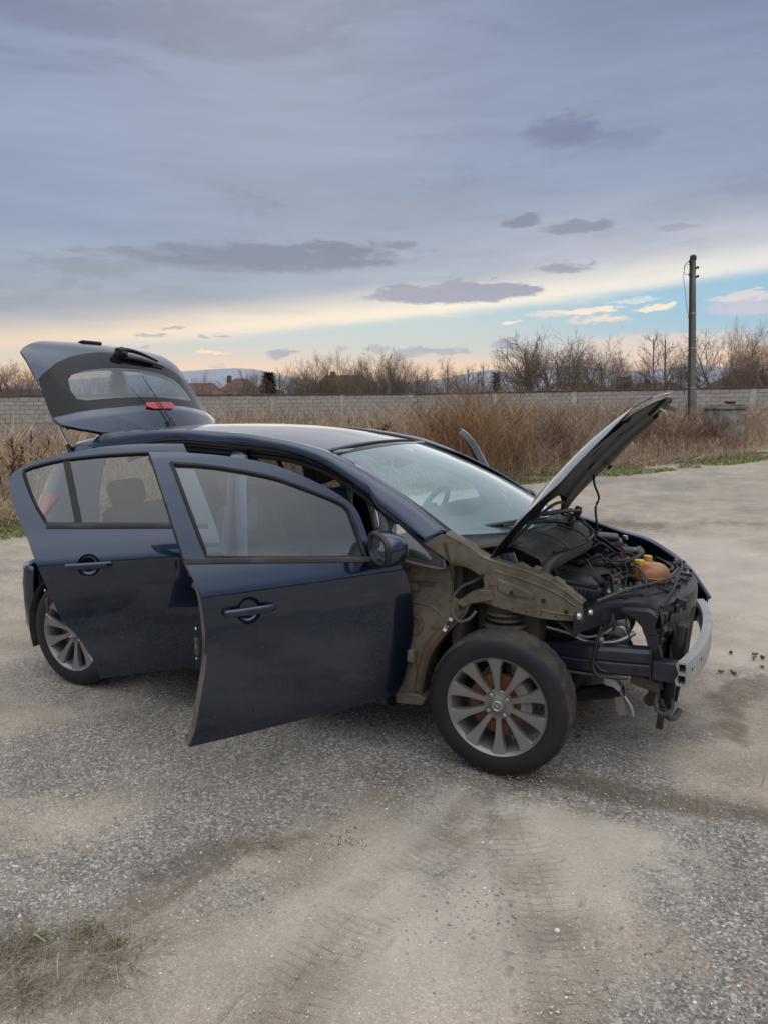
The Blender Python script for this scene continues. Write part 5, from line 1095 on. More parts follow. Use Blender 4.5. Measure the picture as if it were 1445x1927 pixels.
box('number_plate_lamp', tuple(loc(.78, -.02, .002)), (.05, .17, .022), BLK, tail, (0, -.2, 0), .01)
for s in (-1, 1):
    st_ = tube('gas_strut', [(-2.80, s*.585, 1.505), (-2.66, s*.60, 1.30)], .009, STEEL, car, 8, 1); tube('strut_body', [(-2.71, s*.595, 1.373), (-2.46, s*.63, 1.00)], .014, BLK, st_, 8, 1)
an = lathe('roof_antenna', [(.034, -.012), (.030, .004), (.018, .025), (.010, .05), (.004, .06)], (-2.44, 0, 1.468), (-.15, 0, 1), BLK, car, 14, up=(1, 0, 0))
tube('antenna_rod', [(-2.447, 0, 1.50), (-2.56, 0, 1.655), (-2.674, 0, 1.80)], [.0045, .0035, .002], BLK, an, 6, 3)
# ------------------------------------------------------------------ bonnet, propped up
BA = R(47); BO = np.array((-.07, 0, .925)); BE = np.array((math.cos(BA), 0, math.sin(BA))); BN = np.array((-math.sin(BA), 0, math.cos(BA)))
def bon(t, y, off=0.):
    n0 = .093-.3*(t-.5)**2-(1.2*(t-.80)**2 if t > .80 else 0); ya = abs(y)/.64
    n = n0-(.040*min(1, .12+max(0, t)/.5))*ya**2.2-.024*(max(0, ya-.80)/.2)**1.5*min(1, .15+max(0, t)/.5)
    return tuple(BO+BE*t+BN*(n+off)+np.array((0, y, 0)))
bl = Vector(BO)
half = [(.205,0),(.195,-.12),(.165,-.27),(.115,-.42),(.055,-.53),(.0,-.615),(-.045,-.655),(-.05,-.668),(.05,-.672),(.2,-.675),(.4,-.672),(.58,-.655),(.70,-.625),(.79,-.57),(.855,-.48),(.90,-.36),(.93,-.2),(.942,0)]
bo = half+[(t, -y) for t, y in half[::-1][1:-1]]
hood = panel('bonnet', bo, lambda a, b: Vector(bon(a, b))-bl, PAINT, car, step=.035, thick=.004, out=tuple(BN), loc=None); hood.location = bl
ih = [(t+(.018 if t < .3 else -.015)*(1 if abs(y) < .6 else .3), y*.965) for t, y in half]
io = ih+[(t, -y) for t, y in ih[::-1][1:-1]]
def slot(t, y, l, w, a=0.):
    return [(t+l*math.cos(p)*math.cos(a)-w*math.sin(p)*math.sin(a), y+l*math.cos(p)*math.sin(a)+w*math.sin(p)*math.cos(a)) for p in np.linspace(0, 2*math.pi, 10, endpoint=False)]
slots = [slot(.60, -.30, .035, .010), slot(.50, -.36, .030, .010), slot(.42, -.40, .03, .010), slot(.33, -.40, .03, .012), slot(.36, -.30, .03, .010), slot(.30, -.22, .03, .012), slot(.5, .05, .04, .02), slot(.62, .2, .03, .012), slot(.4, .25, .03, .015)]
def bonin(a, b):
    ya = abs(b)/.64; rib = .012*max(0, math.cos((abs(b)-.30)*9))**4*(1 if .15 < a < .85 else .5); ed = min(1, max(0, (1-ya)/.10))
    return Vector(bon(a, b, -.008-.020*ed-rib*ed))-bl
BIN = material('bonnet_inner', (.006,.007,.009), .5, spec=.10, dirt=(.025,.022,.018), dscale=5, damt=.1)
panel('bonnet_frame', io, bonin, BIN, hood, holes=slots, step=.032, thick=.003, out=tuple(-BN))
hl = lambda t, y, o: tuple(np.array(bon(t, y, o))-BO)
tube('bonnet_seal', [hl(.03, -.55, -.03), hl(.10, -.42, -.035), hl(.16, -.25, -.04), hl(.185, 0, -.04), hl(.16, .25, -.04), hl(.10, .42, -.035)], .008, RUB, hood, 6, 4)
lt = empty('bonnet_latch', hl(.86, -.02, -.04), hood)
prism('latch_plate', [(-.05,-.05),(.05,-.05),(.06,.03),(.02,.05),(-.05,.04)], lambda a, b, c: Vector(a*BE+np.array((0, b, 0))-BN*c), .018, BLK, lt, bev=.003)
tube('latch_striker', [-.0*BE-BN*.01, -BN*.05+np.array((0, .012, 0)), -BN*.052+np.array((0, .04, 0)), -BN*.01+np.array((0, .05, 0))], .006, STEEL, lt, 6, 3)
prism('safety_catch', [(-.01,0),(.035,0),(.025,.04),(.03,.07),(.008,.075),(.0,.04)], lambda a, b, c: Vector(-BN*b+BE*(a+b*.3)+np.array((0, .075+c, 0))), .02, material('catch_green', (.20,.21,.16), .6, dirt=(.1,.08,.05)), lt, bev=.003)
for y, t in ((-.5, .78), (.5, .78), (.62, .40)): box('bump_stop', hl(t, y, -.035), (.028, .022, .018), RUB, hood, (0, -BA, 0), .006)
tube('washer_hose', [hl(.33, .50, -.04), (.146-BO[0], .47, 1.134-BO[2]), (.172-BO[0], .47, 1.06-BO[2]), (.155-BO[0], .47, 1.00-BO[2]), (.165-BO[0], .47, .90-BO[2]), (.16-BO[0], .47, .80-BO[2])], .0065, BLK, hood, 7, 6)
for s in (-1, 1):
    hg = tube('bonnet_hinge', [(-.035, s*.60, .925), (-.03, s*.60, .89), (-.045, s*.60, .84), (-.04, s*.60, .80)], .012, PAINTIN, car, 6, 3, 2.); tube('hinge_arm', [(-.01, s*.61, .93), (.015, s*.61, .87), (.05, s*.61, .81)], .011, PAINTIN, hg, 6, 3, 1.8)
# ------------------------------------------------------------------ stripped front corner
def wy(x, z=0): return -float(np.interp(x, [-.6,-.33,-.26,-.16,.0,.31], [.755,.745,.735,.69,.675,.615]))
def wz(a, b):
    k = min(1, max(0, (b-.845)/.06)); k = k*k*(3-2*k); j = min(1, max(0, (-.12-a)/.10)); j = j*j*(3-2*j); return wy(a)-.052*k*j
wing = [(-.52,.875),(-.45,.893),(-.40,.889),(-.262,.872),(-.236,.882),(-.231,.90),(-.262,.93),(-.345,.985),(-.258,1.026),(-.19,.985),(-.119,.921),(-.058,.899),(.106,.855),(.219,.799),(.309,.729),(.312,.662),(.20,.660),(.108,.668),(-.02,.694),(-.09,.712),(-.135,.722),(-.165,.700),(-.185,.655),(-.225,.61),(-.275,.55),(-.33,.464),(-.36,.36),(-.378,.262),(-.48,.243),(-.53,.26)]
tri = [(-.222,.872),(-.20,.884),(-.155,.858),(-.108,.826),(-.104,.783),(-.15,.765),(-.205,.722),(-.225,.735),(-.234,.76)]
panel('inner_wing', rounded(wing, [0, 2, 7, 8, 14, 15, 20, 27, 29], 3), lambda a, b: (a, wz(a, b), b), BARE, car, holes=[rounded(tri, [3, 6], 3)], step=.035, thick=.012, out=(0, -1, 0))
top = [(-.245,1.024),(-.19,.985),(-.119,.921),(-.058,.899),(.106,.855),(.219,.799),(.309,.729)]
T_ = cr(top, 4); loft('wing_flange', [[(p[0]+.0, wz(p[0], p[1])+d, p[1]+h) for p in T_] for d, h in ((-.002, .0), (.004, .006), (.05, .008), (.085, .004), (.09, -.03))], BARE, car, thick=.004)
low = [(.312,.662),(.20,.660),(.108,.668),(-.02,.694),(-.09,.712),(-.165,.700),(-.185,.655),(-.225,.61),(-.275,.55),(-.33,.464),(-.36,.36),(-.378,.262)]
L_ = cr(low, 4); loft('arch_flange', [[(p[0], wy(p[0])+d, p[1]+h) for p in L_] for d, h in ((0, 0), (.03, -.004), (.10, .0), (.20, .012))], BAREDK, car, thick=.004)
ang = np.linspace(R(40), R(176), 26)
loft('wheel_well', [[(.36*math.cos(a), y, .345+r*math.sin(a)) for a in ang] for y, r in ((-.60, .355), (-.52, .375), (-.43, .375), (-.415, .33))]+[[(.1*math.cos(a), -.41, .345+.1*math.sin(a)) for a in ang]], BAREDK, car, thick=.004)
emb = [(-.045,.833),(.06,.797),(.115,.765),(.118,.74),(.0,.752),(-.045,.772)]
e1 = rounded(emb, [0, 1, 2, 3, 4, 5], 1); e2 = inset(e1, .010)
e3 = inset(e1, .016)
o1 = loft('pressed_panel', [[(a, wy(a)-f, b) for a, b in pl] for pl, f in ((e1, .0005), (e2, .006), (e3, .006), (inset(e1, .03), .0055), ([(.045, .775)]*len(e1), .0055))], BARE, car, closed=True)
for x, z in ((.018,.770),(.150,.742),(.245,.700),(-.108,.838),(-.198,.690)): lathe('hole_shade_disc', [(.0005, .0), (.0085, .0), (.010, .0012), (.0005, .0016)], (x, wy(x)-.0075, z), (0, -1, 0), BLK, car, 10)  # black discs paint the dark of open holes onto the sheet
for x, z in ((-.072,.800),(-.072,.765)): lathe('rivet', [(.0005, .006), (.006, .005), (.009, 0)], (x, wy(x), z), (0, -1, 0), BARE, car, 10)
lathe('plug', [(.025, .0), (.028, .004), (.024, .006), (.020, .003), (.001, .003)], (-.355, wy(-.355), .745), (0, -1, 0), BARE, car, 20)
box('pressed_rib', (-.35, wy(-.35)-.002, .79), (.085, .01, .022), BAREDK, car, bev=.004)
cv = box('triangle_cavity', (-.165, -.58, .79), (.20, .02, .24), BAREDK, car)
brace = [(-.215,.715),(-.15,.757),(-.105,.775),(-.07,.775),(-.06,.735),(-.10,.722),(-.15,.712),(-.19,.690)]
prism('wing_brace', brace, lambda a, b, c: Vector((a, wy(a)-.014+c*.0, b+0))+Vector((0, c, 0)), .010, BARE, car, bev=.003)
tube('wing_cable', [(-.245,-.735,.722),(-.21,-.69,.775),(-.16,-.655,.80),(-.11,-.63,.83),(-.08,-.60,.84)], .008, GREYPL, car, 7, 5)
tube('wing_cable', [(-.225,-.74,.70),(-.222,-.755,.665),(-.195,-.75,.637),(-.155,-.74,.648),(-.13,-.71,.68)], .008, GREYPL, car, 7, 5)
for x, z, m in ((-.238,.637,WHT),(-.262,.590,WHT)): box('wire_plug', (x, wy(x)-.012, z), (.018, .014, .014), m, car, (0, .6, 0), .003)
box('wire_plug', (-.256, wy(-.256)-.012, .606), (.016, .013, .012), material('pale_plug', (.65,.50,.38), .6), car, (0, .6, 0), .003)
tube('plug_wire', [(-.256,-.752,.606),(-.248,-.756,.62),(-.24,-.75,.634)], .003, BLK, car, 5, 3)
foot = [(-.50,.215),(-.365,.225),(-.345,.262),(-.385,.275),(-.50,.27)]
prism('sill_end', foot, lambda a, b, c: Vector((a, -.765+c, b)), .09, BARE, car, bev=.006)
loft('arch_edge_strip', [[(p[0]-.012*k, wy(p[0])-.006*(k != 2), p[1]) for p in L_[26:]] for k in (0, 1, 2, 3)], GREYPL, car)
# ragged brackets on the top of the rail
for i, (x, z) in enumerate([(.055,.878),(.20,.822)]):
    pts = [(x-.045,z-.012),(x-.03,z+.012),(x-.01,z+.020),(x+.005,z+.010),(x+.022,z+.0),(x+.035,z-.028),(x+.02,z-.034),(x,z-.012),(x-.03,z-.006)]
    prism('rail_bracket', pts, lambda a, b, c: Vector((a, wy(a)+.010+c, b)), .05, BARE, car, bev=.003)
box('rail_bracket', (.115, -.62, .868), (.03, .04, .03), BARE, car, (0, .3, 0), .005)
# strut and spring
co = [(-.04+.075*math.cos(t), -.575+.075*math.sin(t), .44+.022*t/6.283*1.9) for t in np.linspace(0, 6.283*5, 110)]; tube('coil_spring', co, .0075, BLK, car, 6, 1)
lathe('strut_tube', [(.028, -.25), (.03, .2), (.02, .22)], (-.04, -.575, .48), (0, 0, 1), BLK, car, 14)
for z, r, m in ((.655, .095, BAREDK), (.628, .088, GREYPL), (.600, .105, GREYPL)): lathe('spring_seat', [(.02, -.009), (r-.01, -.010), (r, 0), (r-.01, .010), (.02, .009)], (-.04, -.575, z), (0, 0, 1), m, car, 24)
lathe('strut_mount', [(.09, -.05), (.10, 0), (.05, .03), (.01, .035)], (-.04, -.56, .71), (0, 0, 1), BAREDK, car, 20)
box('strut_tower', (-.03, -.50, .63), (.30, .14, .26), BAREDK, car, bev=.03)
# ------------------------------------------------------------------ rails, crash beam
RAIL = material('rail_paint', (.010,.013,.024), .42, coat=.3, dirt=(.08,.06,.042), dscale=6, damt=.22)
def rail(s):
    rows = []
    for x, y, z0, z1, w in ((-.40,.40,.30,.42,.09),(-.1,.43,.36,.50,.09),(.10,.47,.405,.517,.088),(.28,.48,.404,.522,.086),(.34,.48,.407,.524,.092),(.36,.48,.407,.524,.084),(.42,.48,.408,.530,.092),(.44,.48,.408,.530,.084),(.50,.48,.412,.534,.092),(.575,.48,.416,.538,.086)):
        yo = -y-w/2; yi = -y+w/2; rows.append([(x, s*yo, z0+.012), (x, s*yo-.0, (z0+z1)/2-.008), (x, s*(yo+.008), (z0+z1)/2), (x, s*yo, (z0+z1)/2+.008), (x, s*yo, z1-.014), (x, s*(yo+.014), z1), (x, s*(yi-.014), z1), (x, s*yi, z1-.014), (x, s*yi, z0+.012), (x, s*(yi-.014), z0), (x, s*(yo+.014), z0)])
    r_ = loft('frame_rail', rows, RAIL, car, closed=True, caps=True, sharp=30)
    box('rail_flange', (.579, s*-.48, .477), (.008, .13, .15), RAIL, r_, bev=.003)
    box('crash_box', (.642, s*-.50, .458), (.115, .075, .085), RAIL, car, (0, 0, 0), .008); 
    for x in (.17, .33, .52): lathe('rail_hole', [(.001, .001), (.012, .001), (.012, 0)], (x, s*-.5265, .45), (0, -s, 0), BLK, r_, 10)
    tube('rail_lip', [(.10, s*-.517, .402), (.3, s*-.525, .399), (.49, s*-.525, .404)], .007, BAREDK, r_, 5, 2)
rail(1); rail(-1)
sec = [(-.022,-.052),(.020,-.052),(.024,-.03),(.022,0),(.024,.03),(.020,.052),(-.020,.050),(-.025,.03),(-.014,0),(-.028,-.03)]
c1 = [(-.014,.006),(.013,.006),(.014,.03),(.012,.043),(-.012,.042),(-.017,.028)]; c2 = [(-.016,-.006),(-.020,-.028),(-.015,-.043),(.012,-.043),(.014,-.03),(.013,-.006)]
ys = list(np.linspace(-.56, .56, 25)); bx = lambda y: .705+.062*(1-(abs(y)/.56)**2.2)
def beam_pt(y, a, b, k=1.):
    dy = 1e-3; tx = (bx(y+dy)-bx(y-dy))/(2*dy); nrm = np.array((1, -tx))/math.hypot(1, tx); return (bx(y)+nrm[0]*a, y+nrm[1]*a, .468+b)
V = []; F = []; n = len(sec)
for y in ys: V += [beam_pt(y, a, b) for a, b in sec]
for i in range(len(ys)-1): F += [(i*n+j, (i+1)*n+j, (i+1)*n+(j+1) % n, i*n+(j+1) % n) for j in range(n)]
for yy, sg in ((ys[0], 1), (ys[-1], -1)):
    v2, f2 = flat_tri(sec, [c1, c2], 10, False); b = len(V); V += [beam_pt(yy, a, q) for a, q in v2]; F += [tuple(b+i for i in f) for f in f2]
    for c in (c1, c2):
        b = len(V); m_ = len(c)
        for k in (0, 1): V += [beam_pt(yy+sg*.18*k, a, q) for a, q in c]
        F += [(b+j, b+(j+1) % m_, b+m_+(j+1) % m_, b+m_+j) for j in range(m_)]
bm_ = mesh('crash_beam', V, F, ALU, car, True, 30)
for y in (-.50, .50, -.36): lathe('slot_shade_disc', [(.0005, .001), (.008, .001), (.009, 0)], beam_pt(y, .0235, .012), (1, -.15 if y > 0 else .15, 0), BLK, bm_, 10)  # flat black discs, the dark inside the slots painted on
# ------------------------------------------------------------------ radiator pack and lock carrier
RADM = material('radiator_core', (.035,.034,.033), .6, var=.25, vscale=30, dirt=(.13,.115,.09), dscale=5, damt=.3)
rad = empty('radiator', (.668, .0, .41), car)
def rfn(y): return .015*(1-(y/.33)**2)
box('radiator_core', (-.02, 0, .015), (.035, .64, .37), RADM, rad, (0, .10, 0), .004)
bm = bmesh.new()
for k in range(34): bm_box(bm, (.012-.0011*(k-17)*-1*.9, 0, -.16+.0104*k), (.020, .60, .0034))
from_bm('cooling_fins', bm, RADM, rad, props={'kind': 'stuff'}); box('condenser_plate', (-.002, 0, .015), (.008, .60, .36), RADM, rad, (0, .10, 0), .002)
for y in (-.335, .335): box('side_tank', (-.015, y, .01), (.05, .045, .40), BLK, rad, (0, .10, 0), .01)
box('fan_shroud', (-.075, 0, .02), (.06, .60, .36), BLK, rad, (0, .10, 0), .02)
tube('lower_hose', [(-.06, -.36, -.14), (-.03, -.40, -.19), (.0, -.37, -.21), (.02, -.32, -.19)], .014, GREYPL, rad, 8, 5)
CARR = material('carrier_plastic', (.013,.014,.016), .40, dirt=(.07,.064,.055), dscale=7, damt=.16)
CI = [(.285,-.600,.690),(.345,-.46,.712),(.40,-.345,.722),(.455,-.22,.722),(.50,-.10,.720),(.54,.02,.718),(.57,.12,.716),(.59,.25,.715),(.59,.38,.714),(.52,.50,.712),(.40,.58,.71),(.31,.60,.70)]
CO = [(.278,-.648,.690),(.362,-.525,.706),(.432,-.425,.714),(.512,-.375,.714),(.606,-.372,.710),(.662,-.245,.708),(.702,-.085,.706),(.714,.08,.706),(.70,.27,.706),(.62,.45,.706),(.45,.60,.706),(.32,.64,.70)]
ci, co_ = cr(CI, 4), cr(CO, 4); P_ = [(p+q)/2+np.array((0, 0, .012)) for p, q in zip(ci, co_)]
sec_ = [(0,-.045),(0,0),(.05,.016),(.14,.018),(.17,.006),(.48,.004),(.50,.012),(.56,.012),(.58,.003),(.86,.0),(.95,-.010),(1,-.034),(.995,-.082),(.90,-.086),(.84,-.03)]
carr = loft('lock_carrier', [[tuple(p+(q-p)*u+np.array((0, 0, v))) for u, v in sec_] for p, q in zip(ci, co_)], CARR, car, closed=True, caps=True, sharp=25)
for x, y, z in ((.298,-.640,.690),(.335,-.590,.697)): lathe('carrier_bolt', [(.016, 0), (.0165, .004), (.009, .005), (.009, .010), (.006, .012), (.0005, .012)], (x, y-.002, z), (-.45, -1, .35), CHROME, carr, 12)
# sloping leg behind the headlamp, headlamp seat, air deflector
leg = [(.45,.70),(.56,.705),(.60,.68),(.585,.64),(.60,.60),(.545,.595),(.535,.63),(.50,.665),(.44,.69)]
prism('carrier_leg', leg, lambda a, b, c: Vector((a, -.50+c+.4*(a-.5)*0, b)), .05, CARR, carr, bev=.004)
prism('carrier_foot', [(.545,.60),(.605,.605),(.60,.52),(.57,.515)], lambda a, b, c: Vector((a, -.49+c, b)), .07, RAIL, carr, bev=.004)
box('lamp_seat', (.60, -.40, .61), (.06, .07, .05), CARR, carr, (.1, .1, -.3), .008)
for x, y, s_ in ((.672,-.17,.10),(.70,-.02,.08),(.70,.17,.09)): pr = box('panel_opening', (x-.012, y, .668), (.03, s_, .034), BLK, carr, (0, 0, -1.25+math.pi/2 if y < -.1 else -.15), .004); box('opening_rim', (x-.012, y, .690), (.035, s_*1.1, .008), CARR, carr, (0, 0, -1.25+math.pi/2 if y < -.1 else -.15), .002)
box('lamp_pocket', (.592, -.395, .655), (.07, .035, .055), CARR, carr, (.1, .1, -.2), .006); box('pocket_grid', (.592, -.414, .655), (.05, .006, .035), BLK, carr, (.1, .1, -.2), .002)
for k in range(4): box('pocket_rib', (.572+.013*k, -.418, .655), (.003, .006, .036), CARR, carr, (.1, .1, -.2), .001)
for q_ in ((.43,-.36,.03),(.54,-.22,.05),(.60,-.08,.06),(.63,.08,.06),(.63,.26,.05)): prism('carrier_recess', [(-.02,-.03),(.03,-.02),(.025,.03),(-.015,.035)], (lambda X, Y: lambda a, b, c: Vector((X+a, Y+b, .7225-c)))(q_[0], q_[1]), .0016, BLK, carr)
fl = [(.0,.0),(.20,.0),(.22,-.04),(.17,-.11),(.12,-.085),(.03,-.09),(-.02,-.05)]
prism('air_deflector', fl, lambda a, b, c: Vector((.640+.30*a+.05*b-c*.6, -.36+a*1.25, .665+b*1.05-c*.5)), .008, GREYPL, carr, bev=.002)
for k in range(3): box('deflector_rib', (.664+.025*k, -.31+.085*k, .625), (.006, .006, .065), GREYPL, carr, (0, .25, 0), .002)
# uprights and lower members, near corner
box('front_upright', (.592, -.44, .455), (.045, .05, .33), RAIL, car, (0, .02, 0), .008); box('front_upright', (.592, .44, .455), (.045, .05, .33), RAIL, car, (0, .02, 0), .008)
tube('cross_member', [(.575,-.46,.30),(.60,-.2,.265),(.605,0,.26),(.60,.2,.265),(.575,.46,.30)], .028, BLK, car, 8, 4)
prism('tow_bracket', [(.375,.375),(.43,.37),(.455,.335),(.445,.315),(.42,.335),(.385,.34)], lambda a, b, c: Vector((a, -.47+c, b)), .06, ALU, car, bev=.003)
prism('lower_arm', [(.42,.335),(.455,.32),(.485,.215),(.455,.20),(.43,.225)], lambda a, b, c: Vector((a, -.46+c, b)), .05, material('dusty_bracket', (.22,.185,.15), .8, dirt=(.12,.09,.07)), car, bev=.004)
box('corner_bracket', (.555, -.47, .385), (.12, .06, .05), BAREDK, car, (0, .25, 0), .008); tube('torn_strip', [(.47,-.46,.30),(.50,-.47,.26),(.51,-.47,.22)], .006, ALU, car, 5, 3)
tube('tube_loop', [(.60,-.46,.335),(.605,-.50,.285),(.635,-.50,.262),(.665,-.46,.275),(.66,-.42,.30)], .009, GREYPL, car, 7, 5)
box('hanging_lug', (.622, -.45, .225), (.03, .03, .10), RAIL, car, (0, .1, 0), .006)
tube('subframe', [(-.25,-.45,.24),(.05,-.42,.23),(.28,-.40,.26),(.45,-.44,.32)], .035, BLK, car, 8, 4); lathe('crank_pulley', [(.01, -.02), (.075, -.02), (.08, -.008), (.07, 0), (.08, .008), (.075, .02), (.03, .025), (.005, .02)], (.20, -.44, .345), (0, -1, 0), BLK, car, 22); box('oil_sump', (.12, -.16, .24), (.36, .42, .20), BAREDK, car, bev=.04)
# ------------------------------------------------------------------ far wing (its inner side and top edge show)
FX, FYY = [-.43,.0,.26,.418,.552,.641,.707,.754], [.842,.818,.80,.79,.775,.755,.73,.71]
def fy(a, b): return float(np.interp(a, FX, FYY))-.6*max(0, float(np.interp(b, ZG, DG))) - .010*max(0, (b-(.90-.25*max(0, a)))/.1)
top_f = [(-.43,.895),(-.2,.915),(.0,.90),(.26,.824),(.418,.785),(.552,.71),(.641,.644),(.707,.566),(.757,.497)]
fw = top_f+[(.72,.462),(.60,.49),(.45,.50)]+[(.365*math.cos(a), .31+.365*math.sin(a)) for a in np.linspace(R(30), R(172), 18)]+[(-.36,.25),(-.43,.25)]
panel('far_wing', fw, lambda a, b: (a, fy(a, b), b), PAINT, car, step=.045, thick=.006, out=(0, 1, 0))
ft = cr(top_f[1:], 4); loft('wing_edge', [[(p[0]-d*.25, fy(p[0], p[1])-d, p[1]+h) for p in ft] for d, h in ((-.002, .0), (.004, .008), (.025, .012), (.048, .006), (.055, -.02))], PAINT, car, thick=.003)
fi = [(-.25,.96),(-.05,.89),(.106,.85),(.30,.74),(.312,.62),(-.25,.60)]; panel('far_inner_wing', fi, lambda a, b: (a, .64, b), BAREDK, car, step=.1, thick=.012, out=(0, -1, 0))
# ------------------------------------------------------------------ scuttle, wipers
rows = []
for y in np.linspace(-.46, .68, 22):
    k = y/.70; xb = -.262+.285*(1-abs(k)**2.2); zb = .985
    dip = .03*math.exp(-((y+.42)/.12)**2)
    rows.append([(xb-.015, y, zb-.008), (xb+.03, y, zb-.014-dip), (xb+.034, y, zb-.024-dip), (xb+.10, y, zb-.045-dip), (xb+.17, y, zb-.075-dip), (xb+.176, y, zb-.085-dip), (xb+.190, y, zb-.13-dip)])
sc = loft('scuttle_tray', rows, GREYPL, car, thick=.006, sharp=22)
rows = []
for y in np.linspace(-.70, -.42, 8):
    k = y/.70; xb = -.262+.285*(1-min(1, abs(k))**2.2); rows.append([(xb-.02, y, .992), (xb+.03, y, .965), (xb+.07, y, .948)])
loft('scuttle_corner', rows, GREYPL, car, thick=.005)
tube('scuttle_lip', [(-.262+.285*(1-abs(y/.7)**2.2)+.19, y, -.0+.906) for y in np.linspace(-.4, .64, 9)], .007, BLK, sc, 7, 3)
for y in (.1, .24): box('tray_clip', (.12-.2*abs(y), y, .962), (.03, .02, .012), BLK, sc, (0, .2, 0), .003)
box('tray_label', (.075, .40, .925), (.045, .06, .003), STEEL, sc, (.0, .45, -.2), .001)
tub = [(.13,-.56,.80),(.115,-.46,.855),(.14,-.28,.885),(.155,-.05,.895),(.145,.18,.895),(.11,.38,.89),(.085,.50,.885)]
tube('bulkhead_seal', tub, [.018, .020, .019, .022, .024, .024, .022], GREYPL, car, 10, 8, .85, ridges=.06)
def wiper(p, name='windscreen_wiper'):
    w = tube(name, p['arm'], [.016, .015, .011, .008], BLK, car, 8, 5, .7); tube('wiper_blade', p['blade'], [.006, .013, .013, .006], BLK, w, 7, 5); lathe('wiper_nut', [(.002, .03), (.018, .026), (.024, 0), (.02, -.03)], p['arm'][0], (.3, 0, 1), BLK, w, 12)
wiper(dict(arm=[(.12,-.02,.985),(.07,-.16,1.012),(-.01,-.30,1.02),(-.10,-.44,1.022)], blade=[(-.255,-.575,1.013),(-.17,-.50,1.018),(-.06,-.36,1.028),(.035,-.15,1.024)]))
wiper(dict(arm=[(.06,.46,.98),(.085,.34,1.0),(.07,.2,1.015),(.045,.06,1.026)], blade=[(-.06,-.20,1.035),(.01,-.06,1.032),(.055,.14,1.024),(.06,.30,1.012)]))
# ------------------------------------------------------------------ engine bay
rib = box('air_filter_box', (.215, -.30, .700), (.20, .24, .12), BLK, car, (0, .16, .35), .015, taper=.94); box('filter_lid', (.205, -.30, .767), (.185, .225, .035), BLK, rib, (0, .16, .35), .012)
bm = bmesh.new(); M = Matrix.Rotation(.35, 3, 'Z') @ Matrix.Rotation(.16, 3, 'Y')
for k in range(13): bm_box(bm, M @ Vector((.101, -.108+.018*k, 0))+Vector((.215, -.30, .70)), (.006, .005, .10), M)
for k in range(10): bm_box(bm, M @ Vector((-.085+.019*k, -.122, 0))+Vector((.215, -.30, .70)), (.005, .006, .10), M)
from_bm('filter_ribs', bm, BLK, rib, props={'kind': 'stuff'})
rows = []
for x, w0, w1, z in ((.02,.05,.20,.70),(.04,.0,.24,.735),(.15,-.02,.24,.752),(.28,-.10,.20,.742),(.36,-.22,.12,.722),(.40,-.34,.0,.690),(.41,-.34,-.02,.62)):
    rows.append([(x, w0-.12+(w1-w0+.12)*k, z+.018*math.sin(math.pi*k)-(.03 if k in (0, 1) else 0)) for k in np.linspace(0, 1, 9)])
cov = loft('engine_cover', rows, GREYPL, car, thick=.01, sharp=30)
box('engine_block', (.18, -.05, .52), (.36, .62, .36), BLK, car, bev=.04); box('gearbox', (.20, .40, .45), (.34, .34, .30), BAREDK, car, bev=.05)
box('battery', (.29, .22, .70), (.19, .26, .18), BLK, car, (0, 0, .1), .01); bt = box('fuse_box', (.20, .50, .775), (.20, .17, .11), BLK, car, (0, .06, .2), .015); box('fuse_lid', (.205, .50, .838), (.15, .15, .03), BLK, bt, (0, .06, .2), .01); box('fuse_box', (.33, .34, .785), (.18, .10, .05), BLK, car, (.05, 0, .15), .01)
box('red_terminal', (.345, .21, .800), (.032, .025, .022), REDP, car, (0, 0, .2), .004); box('red_terminal', (.345, .17, .78), (.026, .02, .015), REDP, car, (0, 0, .2), .003); box('connector', (.40, .36, .79), (.05, .05, .035), STEEL, car, (0, .2, .2), .006)
box('relay', (.33, .03, .735), (.03, .03, .02), STEEL, car, (0, 0, 0), .003); box('cable_duct', (.25, .06, .77), (.10, .12, .04), BLK, car, (0, 0, .4), .012)
for pts, r_, m in (([(.18,.42,.80),(.14,.30,.83),(.10,.22,.80),(.10,.12,.74)], .006, REDP), ([(.40,.42,.80),(.43,.28,.80),(.40,.12,.79),(.33,.08,.77),(.24,.05,.76)], .015, BLK), ([(.16,.50,.85),(.22,.34,.85),(.30,.26,.82),(.36,.22,.80)], .010, BLK), ([(.08,.10,.78),(.12,.0,.79),(.2,-.05,.78)], .014, BLK), ([(.34,-.02,.74),(.40,-.10,.72),(.44,-.2,.66),(.46,-.26,.58)], .013, BLK), ([(.50,.30,.78),(.56,.22,.77),(.60,.10,.772),(.575,-.02,.775)], .008, BLK), ([(.62,.30,.775),(.64,.12,.78),(.63,-.06,.775),(.56,-.25,.775),(.46,-.42,.77),(.36,-.57,.745)], .006, GREYPL), ([(.10,.40,.80),(.06,.25,.83),(.05,.12,.80)], .012, BLK), ([(.42,-.30,.68),(.38,-.40,.64),(.34,-.44,.60)], .012, BLK)):
    tube('engine_hose' if r_ > .009 else 'wire', pts, r_, m, car, 7, 6)
cl = box('brake_reservoir', (.03, .33, .80), (.10, .14, .08), material('murky_tank', (.10,.13,.12), .3, coat=.4), car, (0, 0, .2), .02); lathe('reservoir_cap', [(.03, 0), (.03, .025), (.001, .028)], (.03, .33, .84), (0, 0, 1), BLK, cl, 16)
